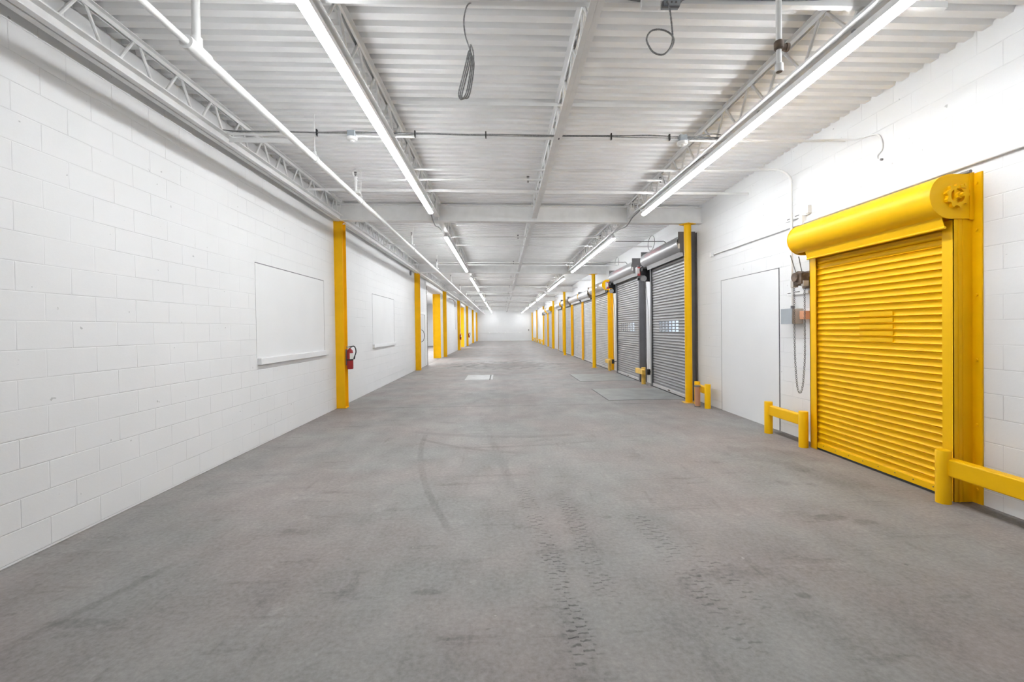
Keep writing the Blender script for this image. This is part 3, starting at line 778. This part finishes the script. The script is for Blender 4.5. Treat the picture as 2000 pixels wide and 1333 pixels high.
for i, (a, b) in enumerate(((42.7, 45.2), (46.6, 49.6), (52.8, 56.0))):
    guard_rail('low yellow guard rail ' + FW[i], [(3.87, a), (3.87, b)], (a+0.06, b-0.06, 3.87, 0.26, 0.42))
for i, (x, y) in enumerate(((3.86, 11.90), (3.87, 15.78))):
    o = obj('photo_eye', MB().box(x-0.025, x+0.05, y-0.02, y+0.06, 0.27, 0.42).cyl((x+0.01, y-0.022, 0.36), (x+0.01, y-0.028, 0.36), 0.014, 12).box(x, XR, y+0.01, y+0.03, 0.33, 0.36), M['black'], loc=(x, y, 0.3), bevel=0.004)
    tag(o, 'black photo eye behind the short rail beside the %s grey door' % ('near', 'farther')[i], 'sensor')
# brown tube bollard
t = thing('tube_bollard', 'brown tube bollard with dark end rings in front of the nearest post', 'bollard', (3.715, 8.56, 0))
obj('tube', MB().cyl((3.715, 8.56, 0.02), (3.715, 8.56, 0.385), 0.047, 24), M['cone'], t)
obj('end_ring', MB().lathe([(0.055, 0.0), (0.055, 0.02)], (3.715, 8.56, 0), 'z', 24), M['dark'], t)
obj('end_ring', MB().lathe([(0.058, 0.385), (0.058, 0.41), (0.02, 0.412)], (3.715, 8.56, 0), 'z', 24), M['dark'], t)

# ================================================================== FIRE EXTINGUISHERS
def extinguisher(x, y, z, lab):
    t = thing('fire_extinguisher', lab, 'fire extinguisher', (x, y, z), 'red fire extinguishers on the left columns')
    obj('cylinder', MB().lathe([(0.03, 0), (0.058, 0.006), (0.062, 0.03), (0.062, 0.33), (0.052, 0.38), (0.025, 0.405), (0.02, 0.42)], (x, y, z), 'z', 24), M['red'], t)
    obj('label_sheet', MB().sheet(arc(x, y, 0.0632, -75, 10, 10), 'z', z+0.20, z+0.32), M['tagwhite'], t)
    obj('strap', MB().lathe([(0.064, 0.175), (0.0655, 0.18), (0.0655, 0.20), (0.064, 0.205)], (x, y, z), 'z', 24), M['black'], t)
    v = obj('valve', MB().cyl((x, y, z+0.41), (x, y, z+0.455), 0.02, 14).lathe([(0.016, 0), (0.016, -0.012)], (x, y-0.022, z+0.435), 'y', 14), M['chrome'], t)
    obj('handle', MB().box(x-0.075, x+0.05, y-0.012, y+0.012, z+0.455, z+0.465).box(x-0.07, x+0.03, y-0.012, y+0.012, z+0.43, z+0.438), M['chrome'], v, bevel=0.002)
    obj('hose', MB().path(smooth_pts([(x+0.02, y, z+0.44), (x+0.075, y-0.01, z+0.46), (x+0.115, y-0.02, z+0.42), (x+0.125, y-0.02, z+0.34), (x+0.10, y-0.02, z+0.26), (x+0.085, y-0.02, z+0.20)]), [0.011]*25+[0.015]*6, 10), M['black'], t)
    obj('bracket', MB().box(x-0.075, x-0.058, y-0.03, y+0.03, z+0.08, z+0.40), M['dark'], t)
    return t
e0 = extinguisher(-3.035, 9.12, 0.775, 'red fire extinguisher hung on the nearest left column')
dup(e0, (-3.07, 9.15+3*BAY-0.16, 0.775), 'red fire extinguisher at the fourth left column, before the far opening')
dup(e0, (-3.05, 9.15+4*BAY+0.02, 0.775), 'red fire extinguisher on the fifth left column, farthest one')

# ================================================================== SPRINKLER PIPES
MX = -2.15
def mz(y): return 3.553 - 0.0022*(y-3.3)
t = thing('sprinkler_main', 'long white sprinkler main pipe running down the left side of the ceiling', 'pipe', (MX, 3.3, 3.6))
obj('pipe', MB().cyl((MX, 3.3, mz(3.3)), (MX, Y_BACK-0.02, mz(Y_BACK)), 0.036, 18), M['pipe'], t)
obj('near_pipe', MB().cyl((MX, Y_FRONT+0.02, mz(3.3)), (MX, 3.3, mz(3.3)), 0.024, 14), M['pipe'], t)
obj('tee', MB().cyl((MX, 3.20, mz(3.3)), (MX, 3.42, mz(3.3)), 0.048, 18).cyl((MX, 3.31, mz(3.3)), (MX, 3.31, mz(3.3)+0.09), 0.040, 16), M['pipe'], t)
obj('riser', MB().cyl((MX, 3.31, mz(3.3)+0.05), (MX, 3.31, z_deck(MX)+0.03), 0.028, 14).cyl((MX, 3.31, 3.93), (MX, 3.31, 3.95), 0.05, 14), M['pipe'], t)
BY = [6.75] + [10.9 + 4.15*i for i in range(11)]
h = MB(); rods = MB()
for y in [5.36] + [v+0.35 for v in BY]:
    z = mz(y); h.lathe([(0.045, -0.02), (0.045, 0.02)], (MX, y, z), 'y', 16); h.box(MX-0.016, MX+0.016, y-0.012, y+0.012, z+0.036, z+0.085)
    rods.cyl((MX, y, z+0.06), (MX, y, z_deck(MX)+0.01), 0.006, 6)
obj('coupling', h, M['pipe'], t); obj('hanger_rod', rods, M['pipe'], t)
proto = None
for i, y in enumerate(BY):
    z = 3.775; xe = 2.42
    if proto is None:
        z0 = mz(y); t = proto = thing('sprinkler_branch', '', 'pipe', (MX, y, 3.6), 'sprinkler branch pipes')
        obj('branch_pipe', MB().cyl((MX+0.03, y, z), (xe, y, z-0.05), 0.0165, 12), M['pipe'], t)
        obj('riser', MB().cyl((MX+0.03, y, z0+0.02), (MX+0.03, y, z+0.03), 0.022, 12).lathe([(0.03, -0.03), (0.03, 0.03)], (MX+0.03, y, z), 'z', 14).box(MX-0.03, MX+0.09, y-0.03, y+0.03, z0+0.02, z0+0.05), M['pipe'], t)
        for x in (MX+0.03, 0.42, 2.40):
            zz = z + 0.03 if x < 0 else z - 0.02 - 0.011*(x-MX)
            obj('sprinkler_head', MB().cyl((x, y, zz-0.02), (x, y, zz+0.04), 0.010, 8).lathe([(0.004, 0.03), (0.02, 0.045), (0.022, 0.05), (0.004, 0.052)], (x, y, zz+0.02), 'z', 12).obox((x-0.014, y, zz+0.03), (x-0.014, y, zz+0.065), 0.005, 0.005).obox((x+0.014, y, zz+0.03), (x+0.014, y, zz+0.065), 0.005, 0.005), M['dark'], t, label='dark upright sprinkler head')
    else: t = dup(proto, (MX, y, 3.6 + mz(y)-mz(BY[0])*1.0))
    nth = ['nearest', 'second nearest', 'third', 'fourth', 'fifth', 'sixth', 'seventh', 'eighth', 'ninth', 'tenth', 'second farthest', 'farthest'][i]
    t['label'] = 'thin white sprinkler branch pipe with small dark heads, %s from the front' % nth

# ================================================================== CONDUITS, CABLES, BOXES
# conduit across the ceiling then down the right wall to the grey box
cy_, cz_ = 6.35, 3.73
pts = [(-2.12, cy_+0.30, cz_+0.06), (-2.08, cy_+0.12, cz_+0.06), (-1.98, cy_, cz_+0.055), (-1.8, cy_, cz_+0.05), (0.5, cy_, cz_+0.02), (2.5, cy_, cz_), (3.75, cy_, cz_-0.01)]
el = [(3.98-0.24+0.24*math.sin(a), cy_, cz_-0.01-0.24*(1-math.cos(a))) for a in [PI/2*i/8 for i in range(1, 9)]]
pts2 = pts + el + [(3.98, cy_-0.02, 3.2), (3.98, 6.12, 3.05), (3.98, 6.12, 1.78)]
pts2 = pts + el + [(3.98, cy_, 3.3), (3.98, cy_-0.1, 3.0), (3.98, 6.13, 2.7), (3.98, 6.12, 1.76)]
pts2 = [(p[0], p[1] if p[0] < 3.7 else 6.35-(p[0]-3.7)/0.28*0.22 if p[2] > 3.45 else 6.13, p[2]) for p in pts2]
o = obj('conduit', MB().path(pts2, 0.0155, 12), M['pipe'], loc=pts2[0])
tag(o, 'white conduit across the ceiling bending down the right wall to a grey box', 'conduit')
t = thing('disconnect_box', 'grey metal electrical box on right wall left of the yellow door', 'electrical box', (3.95, 6.08, 1.55))
obj('enclosure', MB().box(3.88, XR-0.001, 5.97, 6.20, 1.555, 1.755), M['box_beige'], t, bevel=0.003)
obj('cover', MB().box(3.868, 3.882, 5.965, 6.205, 1.55, 1.76), M['box_grey'], t, bevel=0.002)
obj('conduit_hub', MB().cyl((3.98, 6.12, 1.755), (3.98, 6.12, 1.80), 0.024, 12), M['midgrey'], t)
o = obj('junction_box', MB().box(3.93, XR-0.001, 5.80, 5.90, 1.61, 1.72).box(3.97, 4.0, 5.90, 5.965, 1.645, 1.68), M['copper'], loc=(3.97, 5.85, 1.6), bevel=0.003)
tag(o, 'small orange brown box between the grey box and the hand chain', 'junction box')
# strut brackets on the right wall around the conduit
for z, a, b, lab in ((3.0, 5.82, 6.30, 'white slotted strut bracket high on right wall above the yellow hood end'), (1.975, 5.84, 6.27, 'white strut bracket below the rusty hoist holding the conduit')):
    t = thing('strut_bracket', lab, 'bracket', (XR, a, z))
    obj('channel', MB().box(XR-0.028, XR-0.002, a, b, z-0.02, z+0.002).box(XR-0.028, XR-0.022, a, b, z+0.002, z+0.02).box(XR-0.028, XR-0.024, a, b, z-0.024, z-0.02), M['white'], t, smooth=False)
    obj('slot', MB().box(XR-0.030, XR-0.0275, 6.00, 6.09, z+0.004, z+0.016).box(XR-0.030, XR-0.0275, 6.18, 6.26, z-0.004, z+0.008), M['dark'], t, smooth=False)
    if z > 2.5: obj('upright', MB().box(XR-0.05, XR-0.002, 5.80, 5.86, z-0.01, z+0.09).box(XR-0.06, XR-0.002, 5.90, 5.97, z-0.14, z-0.02), M['white'], t, smooth=False)
# long thin pipe along the right wall above the hood
o = obj('wall_pipe', MB().path([(XR-0.025, 8.50, 2.885), (XR-0.025, 1.0, 2.885)], 0.011, 10).box(XR-0.06, XR-0.001, 8.49, 8.55, 2.85, 2.92), M['white'], loc=(XR, 5, 2.885))
tag(o, 'thin white pipe along the right wall above the yellow hood', 'pipe')
# near strut with conduit and boxes
o = obj('ceiling_strut', MB().obox((-1.6, 3.12, 3.80), (3.12, 3.12, 3.745), 0.045, 0.045), M['pipe'], loc=(0, 3.12, 3.77), smooth=False)
tag(o, 'white strut channel across the ceiling at the top edge of the view', 'strut')
o = obj('feed_cable', MB().path(smooth_pts([(-0.20, 3.09, 3.80), (0.2, 3.085, 3.79), (0.7, 3.09, 3.795), (0.98, 3.1, 3.76)], 6), 0.008, 7).path(smooth_pts([(1.24, 3.1, 3.745), (1.30, 3.085, 3.775), (1.6, 3.085, 3.772), (2.05, 3.085, 3.765), (2.4, 3.09, 3.79)], 6), 0.009, 7), M['cable'], loc=(0.5, 3.1, 3.79))
tag(o, 'dark cable clipped along the nearest ceiling strut', 'cable')
o = obj('junction_box', MB().box(0.975, 1.10, 3.06, 3.10, 3.70, 3.80).cyl((1.10, 3.08, 3.75), (1.125, 3.08, 3.75), 0.012, 8), M['white'], loc=(1.03, 3.08, 3.7), bevel=0.003)
tag(o, 'white junction box at top of view left of the open grey box', 'junction box')
t = thing('outlet_box', 'open grey electrical box at top of view with a cable loop below', 'electrical box', (1.18, 3.08, 3.71))
obj('box_body', MB().box(1.122, 1.24, 3.07, 3.12, 3.715, 3.79), M['box_grey'], t, bevel=0.002)
obj('bracket', MB().box(1.115, 1.125, 3.06, 3.075, 3.70, 3.735).box(1.115, 1.23, 3.06, 3.075, 3.697, 3.704), M['midgrey'], t)
kn = MB()
for a in (1.15, 1.18, 1.21):
    for b in (3.735, 3.765): kn.lathe([(0.007, -0.002), (0.007, 0.0)], (a, 3.07, b), 'y', 8)
obj('knockout', kn, M['dark'], t)
# hanging coil and hanging loop of flexible cable
def ribbed(pts, r, n=8):
    P = smooth_pts(pts, n); return MB().path(P, [r*(1.0 if i % 2 else 0.82) for i in range(len(P))], 7)
coil = [(-0.143, 3.12, 3.775), (-0.196, 3.12, 3.754), (-0.221, 3.12, 3.695), (-0.229, 3.12, 3.626), (-0.22, 3.12, 3.539), (-0.193, 3.12, 3.453)]
c = coil + []
for i in range(3):
    o_ = 0.009*i - 0.009; yo = 3.12 + 0.016*(i-1)
    c += [(-0.186+o_*.6, yo, 3.44-0.012*i), (-0.174+o_, yo, 3.36), (-0.190+o_, yo+0.01, 3.24), (-0.214+o_, yo+0.01, 3.14), (-0.245+o_, yo, 3.10+0.012*i), (-0.260+o_, yo-0.01, 3.135), (-0.236+o_, yo-0.012, 3.23), (-0.208+o_, yo-0.01, 3.34), (-0.194+o_*.6, yo, 3.42)]
c += [(-0.184, 3.10, 3.465), (-0.168, 3.10, 3.42), (-0.166, 3.10, 3.36), (-0.178, 3.10, 3.29)]
o = obj('cable_coil', ribbed(c, 0.0055, 7), M['cable'], loc=(-0.2, 3.12, 3.4))
tag(o, 'grey armoured cable hanging from the ceiling bundled into a tight coil', 'cable')
lp = [(1.150, 3.06, 3.735), (1.165, 3.06, 3.66), (1.178, 3.06, 3.54), (1.179, 3.06, 3.47), (1.154, 3.055, 3.407), (1.107, 3.055, 3.372), (1.047, 3.06, 3.393), (1.012, 3.065, 3.453), (1.009, 3.07, 3.498), (1.042, 3.075, 3.544), (1.102, 3.08, 3.558), (1.162, 3.08, 3.537), (1.194, 3.08, 3.498), (1.186, 3.075, 3.446), (1.150, 3.07, 3.400)]
o = obj('cable_loop', ribbed(lp, 0.0065, 8), M['cable'], loc=(1.1, 3.06, 3.5))
tag(o, 'grey armoured cable curled into one open loop below the grey box', 'cable')
# dropped sprinkler stub
dx, dy = 1.87, 3.00
t = thing('drop_pipe', 'short white drop pipe with rusty fitting hanging right of the cable loop', 'pipe', (dx, dy, 3.225))
obj('pipe', MB().cyl((dx, dy, 3.42), (dx, dy, z_deck(dx)+0.02), 0.018, 14), M['pipe'], t)
obj('fitting', MB().lathe([(0.022, -0.03), (0.03, -0.022), (0.03, 0.022), (0.022, 0.03)], (dx, dy, 3.40), 'z', 14).cyl((dx, dy, 3.39), (dx+0.05, dy, 3.387), 0.022, 12).lathe([(0.027, 0.0), (0.027, 0.018)], (dx+0.045, dy, 3.387), 'x', 12), M['rust'], t, label='rusty cross fitting')
obj('lower_stub', MB().cyl((dx, dy, 3.26), (dx, dy, 3.38), 0.016, 14).lathe([(0.024, 0), (0.026, 0.006), (0.026, 0.05), (0.018, 0.056)], (dx, dy, 3.225), 'z', 16), M['pipe'], t)
obj('pipe_mouth', MB().lathe([(0.018, -0.002), (0.018, 0.001)], (dx, dy, 3.225), 'z', 14), M['dark'], t)
# cable bundle across the ceiling
BYc = 5.20
t = thing('cable_tray_bar', 'white bar across the ceiling carrying grey cables in the nearest bay', 'bar', (0, BYc, 3.74))
obj('support_bar', MB().cyl((-3.08, BYc, 3.775), (2.62, BYc, 3.668), 0.013, 10).cyl((2.62, BYc, 3.668), (XR-0.02, BYc, 3.66), 0.009, 10), M['pipe'], t)
cb = MB()
for k in range(3):
    P = [(-3.12, BYc+0.02, 3.83)]
    for i in range(14):
        x = -2.9+i*0.42; P.append((x, BYc-0.018+random.uniform(-.008, .008), 3.793-(x+3.1)*0.0178+0.006*k+random.uniform(-.005, .007)))
    if k == 1: P = [(x, y, z+ (0.018 if 1.4 < x < 2.0 else 0)) for x, y, z in P]
    cb.path(smooth_pts(P, 4), 0.0048, 6)
cb.path(smooth_pts([(2.15, BYc-0.02, 3.66), (2.3, BYc-0.03, 3.72), (2.50, BYc-0.03, 3.735), (2.62, BYc-0.02, 3.70), (2.60, BYc+0.15, 3.68), (2.545, BYc+0.5, 3.665), (2.53, BYc+1.0, 3.655), (2.53, 8.1, 3.65)], 6), 0.006, 6)
obj('cable', cb, M['cable'], t)
tie = MB()
for x in (-2.05, -0.95, -0.15, 0.68, 1.28, 1.95, 2.6): 
    z = 3.79-(x+3.1)*0.0178; tie.obox((x, BYc-0.02, z-0.03), (x, BYc-0.02, z+0.04), 0.012, 0.035, (0, 1, 0))
obj('cable_tie', tie, M['black'], t, smooth=False)
o = obj('wall_cable', MB().path(smooth_pts([(2.65, BYc-0.01, 3.684), (3.4, BYc-0.01, 3.672), (3.9, BYc-0.03, 3.668), (XR-0.012, 5.05, 3.62), (XR-0.01, 4.83, 3.575), (XR-0.01, 4.745, 3.54), (XR-0.01, 4.70, 3.45), (XR-0.01, 4.70, 3.37), (XR-0.01, 4.755, 3.335), (XR-0.01, 4.755, 3.29), (XR-0.012, 4.71, 3.268)], 6), 0.0075, 7), M['white'], loc=(XR, 4.9, 3.5))
tag(o, 'thin cable running to the right wall and curling down to a stub', 'cable')
o = obj('cable_stub', MB().cyl((XR, 4.705, 3.268), (XR-0.02, 4.705, 3.268), 0.012, 10), M['dark'], loc=(XR, 4.705, 3.268))
tag(o, 'small dark stub on right wall at the end of the curled cable', 'cable end')
# detectors under junction boxes
for i, (x, z) in enumerate(((-1.66, 3.765), (2.10, 3.70))):
    t = thing('ceiling_detector', ('white round ceiling detector left of the left light row', 'white round ceiling detector left of the right light row')[i], 'detector', (x, BYc, z-0.1))
    obj('back_box', MB().box(x-0.042, x+0.042, BYc-0.06, BYc+0.02, z-0.045, z+0.025), M['box_grey'], t, bevel=0.003)
    obj('dome', MB().lathe([(0.06, -0.045), (0.062, -0.06), (0.055, -0.075), (0.025, -0.08), (0.02, -0.09), (0.002, -0.098)], (x, BYc-0.02, z), 'z', 22), M['pipe'], t)
# small speaker, left wall
t = thing('wall_speaker', 'small round grey wall speaker high on left wall before the second column', 'speaker', (XL, 16.5, 3.58))
obj('speaker_body', MB().lathe([(0.075, 0.0), (0.075, 0.05), (0.06, 0.055)], (XL+0.001, 16.55, 3.60), 'x', 20), M['midgrey'], t)
obj('cone', MB().lathe([(0.045, 0.052), (0.02, 0.058)], (XL, 16.55, 3.60), 'x', 16), M['black'], t)
# flexible feeds above the grey doors
for i, (yv, lab) in enumerate(((10.35, 'grey flexible conduit with a ring from the right lights to near grey door'), (13.6, 'grey flexible conduit curling down to the farther grey door hood'))):
    z = 3.50
    P = [(2.62, yv, z+0.01), (3.2, yv, z), (3.66, yv, z-0.005), (3.74, yv, z), (3.79, yv, z-0.04), (3.80, yv, DOORS[1+i][2]+0.19)]
    m = MB().path(smooth_pts(P, 6), 0.011, 8)
    ring = [(3.62+0.02*math.cos(a), yv+0.5+0.30*math.cos(a), z+0.05+0.17*math.sin(a)) for a in [2*PI*k/28 for k in range(29)]]
    m.path(ring if i == 0 else ring[:18], 0.007, 7)
    o = obj('flexible_conduit', m, M['cable'], loc=P[0]); tag(o, lab, 'conduit')

# ================================================================== LEFT OPENINGS
OW = ['first', 'far']
for i, (a, b, zt) in enumerate(OPEN_L):
    t = thing('jamb_cladding', 'wide yellow steel facing on the far side of the %s left wall opening' % OW[i], 'door jamb', (XL-0.2, b, 0))
    obj('face_sheet', MB().box(XL-0.40, XL-0.004, b-0.02, b-0.001, 0.0, zt), M['yellow_matt'], t, bevel=0.002)
    obj('edge_flange', MB().box(XL-0.41, XL-0.375, b-0.05, b-0.02, 0, zt).box(XL-0.40, XL-0.0, b-0.035, b-0.02, zt-0.09, zt-0.001), M['yellow_matt'], t, bevel=0.002)
    o = obj('corner_guard', MB().box(XL, XL+0.008, a-0.07, a, 0, zt).box(XL-0.07, XL+0.008, a, a+0.008, 0, zt), M['rust'] if i == 0 else M['yellow_matt'], loc=(XL, a, 0), smooth=False)
    tag(o, 'thin corner guard on the near edge of the %s left wall opening' % OW[i], 'corner guard')
    t = thing('door_track', 'white sliding door track over the %s left wall opening' % OW[i], 'door track', (XL+0.05, (a+b)/2, zt))
    obj('rail', MB().box(XL, XL+0.06, a-0.6, b+0.4, zt+0.02, zt+0.20), M['white'], t, bevel=0.004)
    obj('end_stop', MB().box(XL, XL+0.09, a-0.66, a-0.6, zt-0.0, zt+0.2), M['white'], t)
o = obj('latch_box', MB().box(XL, XL+0.05, 19.98, 20.10, 3.1, 3.28), M['white'], loc=(XL, 20, 3.1), bevel=0.004)
tag(o, 'small white box high on the near edge of the first opening', 'box')
o = obj('wall_bracket_arm', MB().path(smooth_pts([(XL, 28.6, 3.5), (XL+0.25, 28.9, 3.42), (XL+0.3, 29.6, 3.2), (XL+0.25, 30.4, 3.35), (XL, 31.0, 3.6)], 6), 0.035, 8).cyl((XL+0.28, 29.6, 3.2), (XL+0.28, 29.6, 3.0), 0.05, 10), M['box_beige'], loc=(XL, 29.5, 3.3))
tag(o, 'bent grey pipe arm high on left wall past the third column', 'pipe')
o = obj('pull_cord', MB().path([(XL+0.28, 29.6, 3.0), (XL+0.28, 29.62, 1.9), (XL+0.28, 29.7, 1.55)], 0.012, 6), M['tagwhite'], loc=(XL+0.28, 29.6, 1.6))
tag(o, 'pale cord hanging down the left wall below the bent pipe arm', 'cord')

# ================================================================== FLOOR PLATES
for nm, x0, x1, y0, y1, lab in (('dock_plate', 2.24, 3.86, 9.50, 11.30, 'flush grey dock plate in the floor before the near grey door'), ('dock_plate', 2.24, 3.86, 12.95, 15.0, 'flush grey dock plate in the floor before the farther grey door')):
    t = thing(nm, lab, 'floor plate', ((x0+x1)/2, (y0+y1)/2, 0))
    obj('deck_sheet', MB().box(x0, x1, y0, y1, 0.0005, 0.004), M['plate'], t, smooth=False)
    obj('edge_gap', MB().box(x0-0.02, x0, y0, y1, 0.0005, 0.0030).box(x0, x1, y0-0.012, y0, 0.0005, 0.0030).box(x0, x1, y1, y1+0.012, 0.0005, 0.0030), M['gap'], t, smooth=False)
t = thing('floor_hatch', 'pale square plate set into the floor in mid aisle', 'floor plate', (-0.7, 14.4, 0))
obj('lid', MB().box(-1.15, -0.40, 13.75, 15.2, 0.0005, 0.004), M['plate_lite'], t, smooth=False)
obj('lid', MB().box(-0.365, -0.30, 13.75, 15.2, 0.0005, 0.004), M['plate_lite'], t, smooth=False)
obj('edge_gap', MB().box(-0.40, -0.365, 13.75, 15.2, 0.0005, 0.0030), M['gap'], t, smooth=False)

# ================================================================== BACK WALL FITTINGS
o = obj('back_wall_conduit', MB().path([(-3.0, Y_BACK-0.02, 1.05), (2.6, Y_BACK-0.02, 1.10)], 0.018, 8), M['white'], loc=(0, Y_BACK, 1.05))
tag(o, 'thin grey conduit running along the far back wall', 'conduit')
for i, x in enumerate((-1.6, -0.6, 0.45, 2.3)):
    o = obj('outlet_box', MB().box(x-0.08, x+0.08, Y_BACK-0.06, Y_BACK-0.001, 1.0, 1.14), M['white'], loc=(x, Y_BACK, 1.0), bevel=0.004)
    tag(o, 'small outlet box on the back wall conduit, %s from the left' % ('first', 'second', 'third', 'last')[i], 'outlet', 'outlet boxes on the back wall')
o = obj('wall_switch', MB().box(3.42, 3.52, Y_BACK-0.08, Y_BACK-0.001, 1.25, 1.48), M['dark'], loc=(3.47, Y_BACK, 1.3), bevel=0.004)
tag(o, 'small dark switch on the right part of the back wall', 'switch')

# ================================================================== WORLD, LIGHT, CAMERA
w = bpy.data.worlds.new('World'); SC.world = w; w.use_nodes = True
bg = w.node_tree.nodes['Background']; bg.inputs[0].default_value = (0.62, 0.75, 0.90, 1); bg.inputs[1].default_value = 0.9
la = bpy.data.lights.new('side_room_lamp', 'AREA'); la.energy = 650; la.shape = 'RECTANGLE'; la.size = 1.2; la.size_y = 20
lo = bpy.data.objects.new('side_room_lamp', la); COL.objects.link(lo); lo.location = (-5.9, 30, 3.9)

F_PX = 886.0
yaw, pitch, roll = math.radians(1.28422), 0.0115, 0.0136
F = Vector((math.sin(yaw)*math.cos(pitch), math.cos(yaw)*math.cos(pitch), -math.sin(pitch)))
R = F.cross(Vector((0, 0, 1))).normalized(); U = R.cross(F)
R2 = R*math.cos(roll) - U*math.sin(roll); U2 = U*math.cos(roll) + R*math.sin(roll)
cd = bpy.data.cameras.new('camera'); cam = bpy.data.objects.new('camera', cd); COL.objects.link(cam)
cd.sensor_fit = 'HORIZONTAL'; cd.sensor_width = 36; cd.lens = 36*F_PX/2000; cd.shift_y = -(666.5-652.9)/2000
cd.clip_start = 0.05; cd.clip_end = 300
mw = Matrix((R2, U2, -F)).transposed().to_4x4(); mw.translation = Vector((0, 0, 1.537)); cam.matrix_world = mw
SC.camera = cam
SC.view_settings.view_transform = 'Standard'; SC.view_settings.look = 'None'
SC.view_settings.gamma = 1; SC.view_settings.use_curve_mapping = False
SC.view_settings.exposure = 0.92
SC.cycles.use_light_tree = True
SC.cycles.use_adaptive_sampling = True; SC.cycles.adaptive_threshold = 0.2; SC.cycles.adaptive_min_samples = 24
SC.cycles.max_bounces = 6; SC.cycles.diffuse_bounces = 5; SC.cycles.glossy_bounces = 3; SC.cycles.transmission_bounces = 6
SC.cycles.use_denoising = True; SC.cycles.sample_clamp_indirect = 4; SC.cycles.caustics_reflective = False; SC.cycles.caustics_refractive = False
for o in bpy.data.objects:
    if '_w' in o: del o['_w']
